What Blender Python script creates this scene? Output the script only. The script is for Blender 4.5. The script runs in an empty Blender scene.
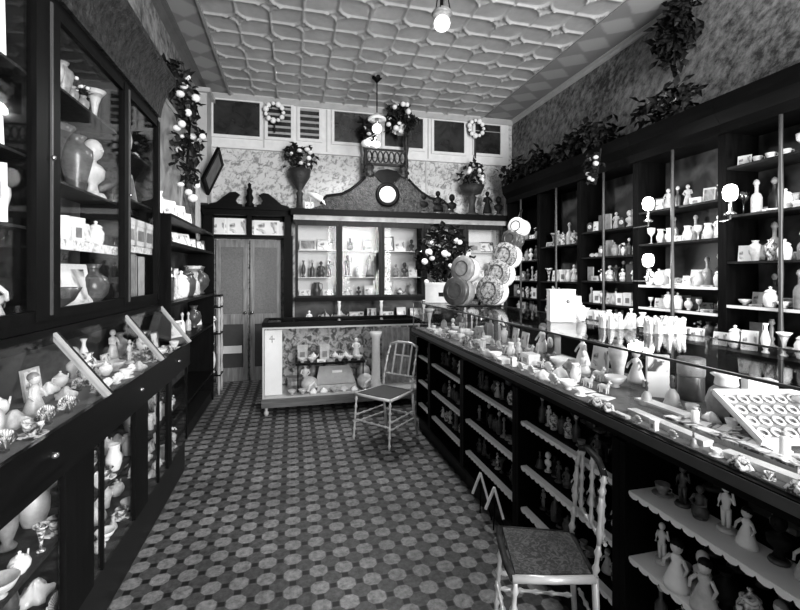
import bpy, bmesh, math, random
from mathutils import Vector, Matrix
PI = math.pi
S = bpy.context.scene
COL = S.collection
# ------------------------------------------------------------------ camera
cd = bpy.data.cameras.new('camera'); cam = bpy.data.objects.new('camera', cd); COL.objects.link(cam)
cam.location = (0, 0, 1.6); cam.rotation_euler = (PI/2, 0, -math.radians(13.9))
cd.sensor_width = 36; cd.lens = 433/800*36; cd.shift_y = -31/800; cd.clip_start = .05
S.camera = cam
# ------------------------------------------------------------------ world, lights, exposure
W = bpy.data.worlds.new('world'); S.world = W; W.use_nodes = True
W.node_tree.nodes['Background'].inputs[0].default_value = (1, 1, 1, 1)
W.node_tree.nodes['Background'].inputs[1].default_value = .15
S.view_settings.view_transform = 'Standard'; S.view_settings.look = 'None'
S.view_settings.gamma = 1; S.view_settings.use_curve_mapping = False
S.view_settings.exposure = 0.85
try:
    S.cycles.transparent_max_bounces = 32
except Exception: pass
def area(name, loc, rot, sx, sy, e):
    l = bpy.data.lights.new(name, 'AREA'); l.shape = 'RECTANGLE'; l.size = sx; l.size_y = sy; l.energy = e
    o = bpy.data.objects.new(name, l); o.location = loc; o.rotation_euler = rot; COL.objects.link(o); return o
# daylight coming in through the shop window behind the camera
area('shop_window_daylight', (2.35, -2.5, 2.1), (math.radians(90), 0, 0), 2.3, 3.0, 470)
def point(name, loc, e, r=.06):
    l = bpy.data.lights.new(name, 'POINT'); l.energy = e; l.shadow_soft_size = r
    o = bpy.data.objects.new(name, l); o.location = loc; COL.objects.link(o); return o

# ------------------------------------------------------------------ materials
MATS = {}
def nodes(name):
    m = bpy.data.materials.new(name); m.use_nodes = True
    return m, m.node_tree, m.node_tree.nodes['Principled BSDF']
def N(nt, t, **kw):
    n = nt.nodes.new(t)
    for k, v in kw.items(): setattr(n, k, v)
    return n
def mth(nt, op, a, b=None, c=None):
    n = N(nt, 'ShaderNodeMath', operation=op)
    for i, v in enumerate((a, b, c)):
        if v is None: continue
        if isinstance(v, (int, float)): n.inputs[i].default_value = v
        else: nt.links.new(v, n.inputs[i])
    return n.outputs[0]
def ramp(nt, f, stops, interp='LINEAR'):
    r = N(nt, 'ShaderNodeValToRGB'); r.color_ramp.interpolation = interp
    e = r.color_ramp.elements
    while len(e) < len(stops): e.new(.5)
    for el, (p, g) in zip(e, stops): el.position = p; el.color = (g, g, g, 1)
    nt.links.new(f, r.inputs[0]); return r.outputs[0]
def coords(nt, scale=(1, 1, 1), rot=(0, 0, 0), kind='Object'):
    tc = N(nt, 'ShaderNodeTexCoord'); mp = N(nt, 'ShaderNodeMapping')
    mp.inputs['Scale'].default_value = scale; mp.inputs['Rotation'].default_value = rot
    nt.links.new(tc.outputs[kind], mp.inputs[0]); return mp.outputs[0]
def noise(nt, vec, sc, det=4, rough=.6, dist=0):
    n = N(nt, 'ShaderNodeTexNoise'); n.inputs['Scale'].default_value = sc; n.inputs['Detail'].default_value = det
    n.inputs['Roughness'].default_value = rough; n.inputs['Distortion'].default_value = dist
    nt.links.new(vec, n.inputs['Vector']); return n.outputs[0]
def plain(name, g, rough=.5, metal=0, var=.15, sc=9, bump=0, bsc=40, spec=.5):
    if name in MATS: return MATS[name]
    m, nt, b = nodes(name); v = coords(nt)
    f = noise(nt, v, sc)
    nt.links.new(ramp(nt, f, [(.3, g*(1-var)), (.7, min(1, g*(1+var)))]), b.inputs['Base Color'])
    b.inputs['Roughness'].default_value = rough; b.inputs['Metallic'].default_value = metal
    b.inputs['Specular IOR Level'].default_value = spec
    if bump:
        bp = N(nt, 'ShaderNodeBump'); bp.inputs['Strength'].default_value = bump; bp.inputs['Distance'].default_value = .02
        nt.links.new(noise(nt, v, bsc, 3), bp.inputs['Height']); nt.links.new(bp.outputs[0], b.inputs['Normal'])
    MATS[name] = m; return m
def patterned(name, g0, g1, sc, lo=.42, hi=.58, rough=.4, dist=1.0, kind='Object'):
    if name in MATS: return MATS[name]
    m, nt, b = nodes(name)
    f = noise(nt, coords(nt, kind=kind), sc, 3, .55, dist)
    nt.links.new(ramp(nt, f, [(lo, g0), (hi, g1)]), b.inputs['Base Color']); b.inputs['Roughness'].default_value = rough
    MATS[name] = m; return m
def wood(name, g, rough=.35, axis=2):
    if name in MATS: return MATS[name]
    m, nt, b = nodes(name); s = [14, 14, 14]; s[axis] = 1.2
    f = noise(nt, coords(nt, tuple(s)), 2.2, 5, .6, .6)
    nt.links.new(ramp(nt, f, [(.3, g*.6), (.7, g*1.5)]), b.inputs['Base Color']); b.inputs['Roughness'].default_value = rough; b.inputs['Specular IOR Level'].default_value = .05 if g < .03 else .3
    MATS[name] = m; return m
def emit(name, g, st):
    m, nt, b = nodes(name); b.inputs['Base Color'].default_value = (g, g, g, 1)
    b.inputs['Emission Color'].default_value = (1, 1, 1, 1); b.inputs['Emission Strength'].default_value = st
    b.inputs['Roughness'].default_value = .3; return m
def glassmat():
    m = bpy.data.materials.new('window_glass'); m.use_nodes = True; nt = m.node_tree
    for n in list(nt.nodes): nt.nodes.remove(n)
    out = N(nt, 'ShaderNodeOutputMaterial'); t = N(nt, 'ShaderNodeBsdfTransparent'); g = N(nt, 'ShaderNodeBsdfGlossy')
    t.inputs[0].default_value = (.97, .97, .97, 1); g.inputs['Roughness'].default_value = .03
    lw = N(nt, 'ShaderNodeLayerWeight'); lw.inputs[0].default_value = .5
    f = mth(nt, 'MULTIPLY_ADD', mth(nt, 'POWER', lw.outputs['Facing'], 4), .5, .008)
    mx = N(nt, 'ShaderNodeMixShader'); nt.links.new(f, mx.inputs[0]); nt.links.new(t.outputs[0], mx.inputs[1]); nt.links.new(g.outputs[0], mx.inputs[2])
    nt.links.new(mx.outputs[0], out.inputs[0]); return m
GLASS = glassmat()
def clearglass():
    m = bpy.data.materials.new('clear_glassware'); m.use_nodes = True; nt = m.node_tree
    for n in list(nt.nodes): nt.nodes.remove(n)
    out = N(nt, 'ShaderNodeOutputMaterial'); t = N(nt, 'ShaderNodeBsdfTransparent'); g = N(nt, 'ShaderNodeBsdfGlossy')
    t.inputs[0].default_value = (.7, .7, .7, 1); g.inputs['Roughness'].default_value = .08
    lw = N(nt, 'ShaderNodeLayerWeight'); lw.inputs[0].default_value = .5
    f = mth(nt, 'MULTIPLY_ADD', mth(nt, 'POWER', lw.outputs['Facing'], 1.5), .7, .18)
    mx = N(nt, 'ShaderNodeMixShader'); nt.links.new(f, mx.inputs[0]); nt.links.new(t.outputs[0], mx.inputs[1]); nt.links.new(g.outputs[0], mx.inputs[2])
    nt.links.new(mx.outputs[0], out.inputs[0]); return m
CLEAR = clearglass()
DARKW = wood('dark_wood', .0035, .45); DARKH = wood('dark_wood_horizontal', .004, .4, 1); DARKX = wood('dark_wood_across', .004, .4, 0)
MIDW = wood('mid_wood', .025, .45); BLACK = plain('black_paint', .006, .5, spec=.2)
WHITEP = plain('white_paint', .66, .5, var=.08); PALEP = plain('pale_paint', .42, .5, var=.1)
SH = {'white': plain('white_china', .86, .25, var=.06, sc=20), 'pale': plain('pale_china', .52, .35, var=.25, sc=18),
      'grey': plain('grey_china', .22, .35, var=.35, sc=20), 'dark': plain('dark_china', .06, .3, var=.4, sc=20),
      'black': plain('black_china', .006, .55, var=.3, spec=.12), 'patterned': patterned('patterned_china', .03, .8, 22)}
CARDM = patterned('printed_card', .06, .82, 9, .36, .47); PAPER = plain('white_paper', .85, .7, var=.05)
PICM = patterned('picture_print', .03, .6, 7, .4, .62); GREYPIC = patterned('grey_picture_print', .1, .4, 6, .4, .6)
GILT = plain('gilt_paint', .62, .3, .2, .12); BRASS = plain('brass', .4, .25, .9)
LEAF = plain('dark_leaves', .012, .6, var=.5, sc=30, spec=.2); PALELEAF = plain('pale_leaves', .2, .5, var=.5, sc=30); PETAL = plain('white_petals', .85, .6, var=.1)
CANE = patterned('woven_cane_seat', .008, .08, 30, .45, .62, .5, 2.5); WICK = plain('wicker', .3, .6, var=.5, sc=60, bump=.8, bsc=120)
BACKP = patterned('mottled_dark_back', .008, .10, 2.2, .42, .66, .5)
PATLACE = patterned('white_lace', .25, .85, 30, .36, .5, .8)
CARVED = plain('carved_dark_wood', .022, .35, var=.9, sc=22, spec=.25, bump=1.0, bsc=26)

# ------------------------------------------------------------------ mesh building
class MB:
    def __init__(s): s.bm = bmesh.new()
    def box(s, x0, y0, z0, x1, y1, z1, M=None):
        v = [s.bm.verts.new((x, y, z)) for z in (z0, z1) for x, y in ((x0, y0), (x1, y0), (x1, y1), (x0, y1))]
        for f in ((3, 2, 1, 0), (4, 5, 6, 7), (0, 1, 5, 4), (1, 2, 6, 5), (2, 3, 7, 6), (3, 0, 4, 7)): s.bm.faces.new([v[i] for i in f])
        if M is not None: bmesh.ops.transform(s.bm, matrix=M, verts=v)
        return s
    def rings(s, rs, closed=False, caps=True):
        R = [[s.bm.verts.new(p) for p in r] for r in rs]; n = len(R[0])
        L = len(R)
        for a in range(L if closed else L-1):
            A, B = R[a], R[(a+1) % L]
            for i in range(n):
                f = s.bm.faces.new((A[i], A[(i+1) % n], B[(i+1) % n], B[i])); f.smooth = n > 6
        if caps and not closed:
            s.bm.faces.new(R[0][::-1]); s.bm.faces.new(R[-1])
        return s
    def lathe(s, prof, c=(0, 0, 0), n=14, M=None, sx=1, sy=1):
        rs = []
        for r, z in prof:
            r = max(r, .0004); ring = []
            for i in range(n):
                p = Vector((r*math.cos(2*PI*i/n)*sx, r*math.sin(2*PI*i/n)*sy, z))
                if M is not None: p = M @ p
                ring.append(p+Vector(c))
            rs.append(ring)
        return s.rings(rs)
    def tube(s, pts, rad, n=6, closed=False):
        pts = [Vector(p) for p in pts]; rs = []
        if not isinstance(rad, (list, tuple)): rad = [rad]*len(pts)
        L = len(pts)
        for i, p in enumerate(pts):
            if closed: t = pts[(i+1) % L]-pts[i-1]
            else: t = pts[min(i+1, L-1)]-pts[max(i-1, 0)]
            t.normalize(); up = Vector((0, 0, 1)) if abs(t.z) < .9 else Vector((0, 1, 0))
            a = t.cross(up).normalized(); b = a.cross(t)
            rs.append([p+(a*math.cos(2*PI*k/n)+b*math.sin(2*PI*k/n))*rad[i] for k in range(n)])
        return s.rings(rs, closed)
    def ball(s, c, r, n=10, sx=1, sy=1, sz=1, jit=0, rnd=random):
        k = max(4, n//2+1); prof = [(r*math.sin(PI*i/k), -r*math.cos(PI*i/k)*sz) for i in range(k+1)]
        s.lathe(prof, c, n, sx=sx, sy=sy)
        return s
    def prism(s, poly, axis, a, b):          # poly in the plane across axis (0: yz, 1: xz, 2: xy)
        def P(p, t): return (t, p[0], p[1]) if axis == 0 else (p[0], t, p[1]) if axis == 1 else (p[0], p[1], t)
        A = [s.bm.verts.new(P(p, a)) for p in poly]; B = [s.bm.verts.new(P(p, b)) for p in poly]; n = len(poly)
        s.bm.faces.new(A[::-1]); s.bm.faces.new(B)
        for i in range(n): s.bm.faces.new((A[i], A[(i+1) % n], B[(i+1) % n], B[i]))
        return s
    def leaf(s, c, d, w, l, up):
        d = Vector(d).normalized(); a = d.cross(Vector(up)).normalized(); nrm = a.cross(d)
        c = Vector(c); p = [c, c+d*l*.5+a*w, c+d*l-nrm*l*.2, c+d*l*.5-a*w, c+d*l*.5+nrm*w*.4]
        v = [s.bm.verts.new(q) for q in p]
        for f in ((0, 1, 4), (1, 2, 4), (2, 3, 4), (3, 0, 4)): s.bm.faces.new([v[i] for i in f])
    def build(s, name, mat, parent=None, loc=(0, 0, 0)):
        bmesh.ops.recalc_face_normals(s.bm, faces=s.bm.faces)
        me = bpy.data.meshes.new(name); s.bm.to_mesh(me); s.bm.free(); me.materials.append(mat)
        o = bpy.data.objects.new(name, me); COL.objects.link(o); o.location = loc
        if parent is not None: o.parent = parent
        return o
def tag(o, label, cat, group=None, kind=None):
    o['label'] = label; o['category'] = cat
    if group: o['group'] = group
    if kind: o['kind'] = kind
    return o
def thing(name, label, cat, loc=(0, 0, 0), rz=0, group=None):
    o = bpy.data.objects.new(name, None); COL.objects.link(o); o.location = loc; o.rotation_euler = (0, 0, rz)
    o.empty_display_size = .1
    return tag(o, label, cat, group)
def struct(name, mb, mat, parent=None):
    o = mb.build(name, mat, parent)
    if parent is None: o['kind'] = 'structure'
    return o
def dup(root):
    r = root.copy(); COL.objects.link(r)
    for k in ('label', 'category', 'group'):
        if k in r: del r[k]
    for ch in list(root.children):
        c = ch.copy(); COL.objects.link(c); c.parent = r
        for g in list(ch.children):
            d = g.copy(); COL.objects.link(d); d.parent = c
    return r

# ================================================================== THE ROOM
XL, XR, YB, YF, ZC = -1.30, 3.76, 6.96, -2.7, 4.3
def floor_mat():
    m, nt, b = nodes('floor_pattern'); tc = N(nt, 'ShaderNodeTexCoord'); sp = N(nt, 'ShaderNodeSeparateXYZ')
    nt.links.new(tc.outputs['Object'], sp.inputs[0])
    def loc(o, pitch, ph):
        f = mth(nt, 'FRACT', mth(nt, 'ADD', mth(nt, 'MULTIPLY', mth(nt, 'ADD', o, -ph), 1/pitch), 50.5))
        return mth(nt, 'ABSOLUTE', mth(nt, 'SUBTRACT', f, .5))
    u = loc(sp.outputs[0], .135, 0); v = loc(sp.outputs[1], .130, 2.243)
    oc = mth(nt, 'MAXIMUM', mth(nt, 'MAXIMUM', mth(nt, 'DIVIDE', u, .35), mth(nt, 'DIVIDE', v, .35)), mth(nt, 'DIVIDE', mth(nt, 'ADD', u, v), .53))
    octo = ramp(nt, oc, [(.93, 1), (1.0, 0)])
    def sq(a, c): return mth(nt, 'MAXIMUM', mth(nt, 'ABSOLUTE', mth(nt, 'SUBTRACT', a, .5)), c)
    dk = ramp(nt, mth(nt, 'MINIMUM', sq(u, v), sq(v, u)), [(.11, 1), (.14, 0)])
    vec = tc.outputs['Object']
    n1 = ramp(nt, noise(nt, vec, 30, 5, .7), [(.3, .4), (.7, 1.5)]); n2 = ramp(nt, noise(nt, vec, 1.3, 3), [(.35, .6), (.65, 1.1)])
    base = mth(nt, 'MULTIPLY_ADD', octo, .13, .060)
    base = mth(nt, 'MULTIPLY', base, mth(nt, 'SUBTRACT', 1, mth(nt, 'MULTIPLY', dk, .9)))
    base = mth(nt, 'MULTIPLY', mth(nt, 'MULTIPLY', base, n1), n2)
    nt.links.new(base, b.inputs['Base Color']); b.inputs['Roughness'].default_value = .55; b.inputs['Specular IOR Level'].default_value = .25
    return m
struct('floor', MB().box(XL-.2, YF-.2, -.1, XR+.2, YB+.2, 0), floor_mat())

def paper_mat(name, g0, g1, sc, ang, lo, hi):
    m, nt, b = nodes(name)
    v = coords(nt, (1, 1, 1), (0, ang if name != 'x' else 0, 0))
    mp = N(nt, 'ShaderNodeMapping'); mp.inputs['Scale'].default_value = (sc*1.3, sc*1.3, sc*1.7); nt.links.new(v, mp.inputs[0])
    f = noise(nt, mp.outputs[0], 1, 3, .6, .9); f2 = noise(nt, v, sc*7, 3, .7)
    f = mth(nt, 'MULTIPLY_ADD', f2, .25, mth(nt, 'MULTIPLY', f, .75))
    nt.links.new(ramp(nt, f, [(lo, g0), (hi, g1)]), b.inputs['Base Color']); b.inputs['Roughness'].default_value = .8
    b.inputs['Specular IOR Level'].default_value = .15
    return m
def sidepaper(name, g0, g1, lo, hi):
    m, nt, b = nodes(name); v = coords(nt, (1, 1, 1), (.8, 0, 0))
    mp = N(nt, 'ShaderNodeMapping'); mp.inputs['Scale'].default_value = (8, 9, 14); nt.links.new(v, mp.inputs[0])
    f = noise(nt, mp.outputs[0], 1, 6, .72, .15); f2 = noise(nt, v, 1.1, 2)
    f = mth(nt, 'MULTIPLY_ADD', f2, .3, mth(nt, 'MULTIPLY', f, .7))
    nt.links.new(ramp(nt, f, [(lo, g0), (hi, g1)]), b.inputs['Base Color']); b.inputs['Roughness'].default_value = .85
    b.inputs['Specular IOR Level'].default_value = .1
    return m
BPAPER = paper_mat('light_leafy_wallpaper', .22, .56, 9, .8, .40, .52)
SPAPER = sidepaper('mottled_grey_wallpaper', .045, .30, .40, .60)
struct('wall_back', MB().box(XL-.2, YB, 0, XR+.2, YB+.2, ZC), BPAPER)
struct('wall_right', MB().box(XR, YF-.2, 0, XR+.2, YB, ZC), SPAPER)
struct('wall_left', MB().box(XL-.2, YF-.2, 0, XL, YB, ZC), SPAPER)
struct('wall_front', MB().box(XL, YF-.2, 0, XR, YF, .55).box(XL, YF-.2, 3.65, XR, YF, ZC).box(XL, YF-.2, .55, -.95, YF, 3.65).box(3.35, YF-.2, .55, XR, YF, 3.65), WHITEP)
wf = MB()
for a in (-.95, .46, 1.88, 3.29): wf.box(a, YF-.12, .55, a+.06, YF-.06, 3.65)
wf.box(-.95, YF-.12, .55, 3.35, YF-.06, .61).box(-.95, YF-.12, 3.59, 3.35, YF-.06, 3.65)
w = wf.build('window_8', DARKW); w['kind'] = 'structure'

# pressed ceiling: interlaced leaf shaped panels around four pointed stars
def ceil_h(x, y):
    if y < 1.5 or x < -.90 or x > 3.17: return 0
    u = (x-1.81)/.34; v = (y-4.52)/.30; i = math.floor(u); j = math.floor(v); a = u-i; b = v-j
    cs = ((0, 0), (1, 1)) if (i+j) % 2 == 0 else ((1, 0), (0, 1))
    px = min(a, 1-a)*.34; py = min(b, 1-b)*.30; d = min(px, py); star = False; R_ = .145
    for ca, cb in cs:
        p = abs(a-ca)*.34; q = abs(b-cb)*.30
        if p < R_ and q < R_:
            e = math.hypot(R_-p, R_-q)-R_
            if e > 0: d = e; star = True
            else: d = min(-e, d) if abs(e) < .02 else d
    h = .034*math.exp(-(d/.0075)**2)
    if star:
        h = max(h, .006*math.exp(-((d-.022)/.005)**2), .012*math.exp(-((d-.052)/.006)**2))
    return h
def ceiling():
    xs = [-1.5, -1.0, -.9001]+[-.90+4.07*i/340 for i in range(341)]+[3.1701, 3.4, 3.96]
    ys = [YF-.2, 0, 1.4]+[1.5+.0125*j for j in range(436)]+[YB+.1]
    V = []; F = []
    for y in ys:
        for x in xs: V.append((x, y, ZC-ceil_h(x, y)))
    n = len(xs)
    for j in range(len(ys)-1):
        for i in range(n-1): F.append((j*n+i, (j+1)*n+i, (j+1)*n+i+1, j*n+i+1))
    k = len(V); V += [(-1.5, YF-.2, ZC+.1), (3.96, YF-.2, ZC+.1), (3.96, YB+.1, ZC+.1), (-1.5, YB+.1, ZC+.1)]; F.append((k, k+1, k+2, k+3))
    me = bpy.data.meshes.new('ceiling'); me.from_pydata(V, [], F)
    for p in me.polygons: p.use_smooth = True
    me.materials.append(plain('pressed_ceiling_paint', .40, .33, var=.12, sc=10, spec=.9)); o = bpy.data.objects.new('ceiling', me); COL.objects.link(o); o['kind'] = 'structure'
ceiling()
def border_mat():
    m, nt, b = nodes('ceiling_border_stencil'); tc = N(nt, 'ShaderNodeTexCoord'); sp = N(nt, 'ShaderNodeSeparateXYZ'); nt.links.new(tc.outputs['Object'], sp.inputs[0])
    v = mth(nt, 'ABSOLUTE', mth(nt, 'SUBTRACT', mth(nt, 'FRACT', mth(nt, 'ADD', mth(nt, 'DIVIDE', mth(nt, 'SUBTRACT', sp.outputs[1], 4.77), .39), 30.5)), .5))
    x = sp.outputs[0]
    xl = mth(nt, 'ABSOLUTE', mth(nt, 'DIVIDE', mth(nt, 'ADD', x, 1.1), .21)); xr = mth(nt, 'ABSOLUTE', mth(nt, 'DIVIDE', mth(nt, 'SUBTRACT', x, 3.42), .24))
    u = mth(nt, 'MINIMUM', xl, xr)
    d = mth(nt, 'ADD', mth(nt, 'POWER', u, 1.1), mth(nt, 'POWER', mth(nt, 'MULTIPLY', v, 2.1), 1.1))
    n = mth(nt, 'MULTIPLY', noise(nt, tc.outputs['Object'], 14, 4, .7), .35)
    nt.links.new(ramp(nt, mth(nt, 'ADD', d, mth(nt, 'SUBTRACT', n, .17)), [(.80, .34), (1.05, .22)]), b.inputs['Base Color']); b.inputs['Roughness'].default_value = .7
    return m
BM_ = border_mat()
struct('trim_1', MB().box(XL, YF, ZC-.012, -.92, YB, ZC+.02), BM_)
struct('trim_2', MB().box(3.19, YF, ZC-.012, XR, YB, ZC+.02), BM_)
struct('trim_3', MB().box(-.925, 1.4, ZC-.035, -.895, YB, ZC), plain('grey_moulding', .3, .5)).name = 'trim_3'
struct('trim_4', MB().prism([(XR, ZC-.07), (XR, ZC), (XR-.07, ZC), (XR-.065, ZC-.02), (XR-.03, ZC-.03), (XR-.02, ZC-.06)], 1, YF, YB), PALEP)
struct('trim_5', MB().prism([(XL, ZC-.12), (XL, ZC), (XL+.1, ZC), (XL+.09, ZC-.03), (XL+.05, ZC-.045), (XL+.03, ZC-.1)], 1, YF, YB), plain('dark_moulding', .08, .5))
struct('trim_6', MB().prism([(YB, ZC-.09), (YB-.03, ZC-.08), (YB-.09, ZC-.02), (YB-.09, ZC), (YB, ZC)], 0, XL, XR), PALEP)
# band of transom windows
struct('trim_7', MB().box(-1.23, YB-.03, 3.50, 3.68, YB, 4.21).box(-1.26, YB-.06, 3.49, 3.70, YB, 3.525), WHITEP)
struct('trim_8', MB().box(-1.24, YB-.05, 2.58, -1.16, YB, 3.49), WHITEP)
struct('trim_9', MB().box(3.60, YB-.05, 0, 3.70, YB, 3.49), WHITEP)
tj = MB()
for x in (-.43, .52, 2.2): tj.box(x-.01, YB-.04, 3.53, x+.01, YB-.028, 4.2)
struct('trim_10', tj, PALEP)
struct('trim_11', MB().box(XL, 6.55, 2.6, -1.17, 6.93, 4.14).box(XL, 6.5, 4.14, -1.12, 6.93, 4.2), PALEP)
struct('trim_12', MB().box(2.16, YB-.015, 2.6, 2.19, YB, 3.49), PALEP)
PANE = patterned('dark_dusty_glass', .006, .03, 5, .3, .7, .25)
SLAT = plain('blind_slat', .3, .6)
for i, (a, b, z0, z1) in enumerate([(-1.146, -.489, 3.685, 4.20), (-.371, -.028, 3.70, 4.19), (.109, .402, 3.715, 4.18), (.638, 1.319, 3.70, 4.18), (1.452, 2.102, 3.685, 4.18), (2.296, 2.837, 3.66, 4.18), (3.04, 3.512, 3.68, 4.18)]):
    f = MB(); y0, y1 = YB-.06, YB-.03; t = .045
    f.box(a-t, y0, z0-t, a, y1, z1+.02).box(b, y0, z0-t, b+t, y1, z1+.02).box(a, y0, z0-t, b, y1, z0).box(a, y0, z1, b, y1, z1+.02)
    o = f.build('window_%d' % (i+1), WHITEP); o['kind'] = 'structure'
    MB().box(a, YB-.042, z0, b, YB-.032, z1).build('pane', PANE, o)
    if i in (1, 2, 6):
        s = MB()
        for k in range(5 if i != 6 else 1):
            z = z0+.05+k*.095 if i != 6 else z1-.12
            s.box(a, YB-.050, z, b, YB-.043, z+(.035 if i != 6 else .012))
        s.build('blind_slats', SLAT, o)

# ------------------------------------------------------------------ double door and its surround
FROST = patterned('speckled_door_glass', .09, .16, 60, .3, .7, .6); DOORW = wood('door_wood', .2, .4)
for i, (a, b) in enumerate([(-1.10, -.66), (-.62, -.18)]):
    d = MB(); y0, y1 = 6.86, 6.92
    d.box(a, y0, 0, a+.06, y1, 2.11).box(b-.06, y0, 0, b, y1, 2.11).box(a+.06, y0, 0, b-.06, y1, .2).box(a+.06, y0, .85, b-.06, y1, 1.0).box(a+.06, y0, 2.0, b-.06, y1, 2.11)
    o = d.build('door_%d' % (i+1), DOORW); o['kind'] = 'structure'
    MB().box(a+.06, 6.875, 1.0, b-.06, 6.905, 2.0).build('upper_panel', FROST, o)
    MB().box(a+.06, 6.88, .2, b-.06, 6.905, .85).build('lower_panel', plain('dark_door_panel', .035, .5), o)
    MB().ball((b-.03 if i == 0 else a+.03, y0-.03, 1.02), .025).build('door_knob', BRASS, o)
    if i == 0: MB().box(a+.01, 6.84, .42, b-.08, 6.86, .53).build('door_plate', WHITEP, o)
ds = thing('door_surround', 'dark wooden surround over the panelled double doors, with scroll pediment', 'door surround', (-.62, 6.9, 0))
def L(mb): return mb
m = MB(); m.box(-.64, -.25, 0, -.52, .055, 2.13); m.build('pillar', DARKW, ds); MB().box(.49, -.25, 0, .62, .055, 2.13).build('pillar', DARKW, ds)
m = MB(); m.box(-.64, -.25, 2.13, .62, .055, 2.17).box(-.52, .0, 2.17, .49, .055, 2.5); m.build('display_ledge', DARKX, ds)
m = MB(); m.box(-.64, -.22, 2.46, .62, .055, 2.54).box(-.66, -.26, 2.54, .62, .055, 2.58).box(-.03, -.2, 2.17, .03, .0, 2.46).box(-.62, -.2, 2.17, -.5, 0, 2.46).box(.5, -.2, 2.17, .6, 0, 2.46); m.build('cornice', DARKX, ds)
for sg in (-1, 1):
    P = [(.10, 2.58), (.10, 2.62), (.16, 2.63), (.19, 2.68), (.16, 2.73), (.13, 2.76), (.19, 2.80), (.27, 2.79), (.36, 2.72), (.45, 2.64), (.56, 2.61), (.57, 2.58)]
    MB().prism([(sg*x, z) for x, z in P], 1, -.2, -.14).build('scroll_pediment', DARKX, ds)
MB().lathe([(.06, 2.58), (.07, 2.62), (.04, 2.66), (.06, 2.72), (.035, 2.78), (.045, 2.83), (.02, 2.88), (.03, 2.92), (.0, 2.95)], (0, -.17, 0), 12).build('finial', DARKX, ds)

# ================================================================== SMALL WARES
PROTO = {}
def root(name): 
    o = bpy.data.objects.new(name, None); COL.objects.link(o); o.empty_display_size = .05; return o
VASES = {
 'slender': [(.030, 0), (.034, .01), (.018, .03), (.035, .08), (.042, .14), (.030, .20), (.014, .24), (.014, .27), (.026, .30), (.022, .30), (.010, .27)],
 'round': [(.040, 0), (.042, .01), (.030, .025), (.075, .08), (.085, .13), (.070, .18), (.032, .21), (.030, .23), (.048, .26), (.044, .26), (.026, .22)],
 'flared': [(.036, 0), (.04, .012), (.014, .03), (.016, .09), (.026, .16), (.045, .22), (.075, .26), (.07, .26), (.02, .17)],
 'shouldered': [(.036, 0), (.038, .008), (.044, .06), (.066, .16), (.064, .20), (.034, .225), (.03, .24), (.042, .26), (.036, .26), (.026, .235)],
}
def k_vase(sh, v):
    return MB().lathe(VASES[v], n=16).build('vase', SH[sh]), .15, .28
def k_jar(sh, v):
    r = root('lidded_jar'); MB().lathe([(.045, 0), (.047, .01), (.06, .05), (.062, .11), (.045, .145), (.042, .15)], n=16).build('body', SH[sh], r)
    MB().lathe([(.048, .15), (.05, .158), (.035, .175), (.01, .185), (.012, .195), (.016, .205), (.0, .215)], n=16).build('lid', SH[sh], r); return r, .125, .215
def k_bottle(sh, v):
    r = root('glass_bottle'); MB().lathe([(.032, 0), (.034, .01), (.034, .11), (.026, .135), (.011, .15), (.011, .19), (.014, .195)], n=14).build('bottle_body', SH[sh] if sh != 'clear' else CLEAR, r)
    MB().lathe([(.010, .195), (.012, .2), (.02, .215), (.014, .235), (.0, .245)], n=12).build('stopper', SH['pale'], r); return r, .07, .245
def k_figurine(sh, v):
    r = root('figurine'); b = MB()
    if v == 'robed':
        b.lathe([(.045, .02), (.044, .04), (.032, .09), (.022, .125), (.030, .155), (.028, .172), (.010, .182), (.010, .19)], n=12, sy=.75); b.ball((0, 0, .207), .021, 10, sz=1.15)
        for s in (-1, 1): b.tube([(s*.028, 0, .168), (s*.043, -.008, .135), (s*.018, -.034, .118)], [.010, .009, .006], 6)
    elif v == 'standing':
        for s in (-1, 1): b.tube([(s*.012, 0, .02), (s*.014, 0, .06), (s*.012, 0, .11)], [.009, .011, .014], 7)
        b.lathe([(.022, .10), (.018, .125), (.027, .16), (.02, .175), (.008, .184), (.008, .192)], n=12, sy=.7); b.ball((0, 0, .207), .018, 10, sz=1.2)
        b.tube([(.024, 0, .168), (.045, -.005, .15), (.04, -.01, .2)], [.008, .007, .005], 6); b.tube([(-.024, 0, .168), (-.036, 0, .135), (-.026, -.02, .11)], [.008, .007, .005], 6)
    elif v == 'seated':
        b.lathe([(.05, .02), (.052, .05), (.038, .08), (.026, .10), (.034, .13), (.028, .148), (.012, .156), (.012, .165)], n=12, sy=.9); b.ball((0, 0, .186), .024, 10, sz=1.1)
        for s in (-1, 1): b.tube([(s*.034, 0, .14), (s*.05, -.02, .10), (s*.01, -.045, .09)], [.011, .010, .007], 6)
    else:
        b.lathe([(.030, .02), (.022, .04), (.02, .055), (.05, .08), (.055, .11), (.04, .125), (.016, .135), (.016, .15)], n=12, sy=.6); b.ball((0, 0, .182), .033, 12, sz=1.25); b.ball((0, -.033, .178), .007, 6)
    b.build('bust_body' if v == 'bust' else 'figure', SH[sh], r)
    MB().lathe([(.042, 0), (.044, .006), (.036, .02)], n=12).build('plinth', SH['dark' if sh in ('black', 'dark', 'grey') else 'pale'], r)
    return r, .11, .228
def k_plate(sh, v):
    r = root('display_plate'); M = Matrix.Translation((0, .005, .10)) @ Matrix.Rotation(math.radians(78), 4, 'X')
    MB().lathe([(.03, -.006), (.055, -.004), (.095, .008), (.098, .012), (.055, .002), (.0, .0)], n=22, M=M).build('plate', SH[sh], r)
    b = MB()
    for s in (-1, 1): b.tube([(s*.03, -.03, .012), (s*.03, -.028, .003), (s*.03, .04, .003), (s*.03, .035, .1)], .003, 5)
    b.build('plate_stand', BRASS, r); return r, .2, .2
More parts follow.
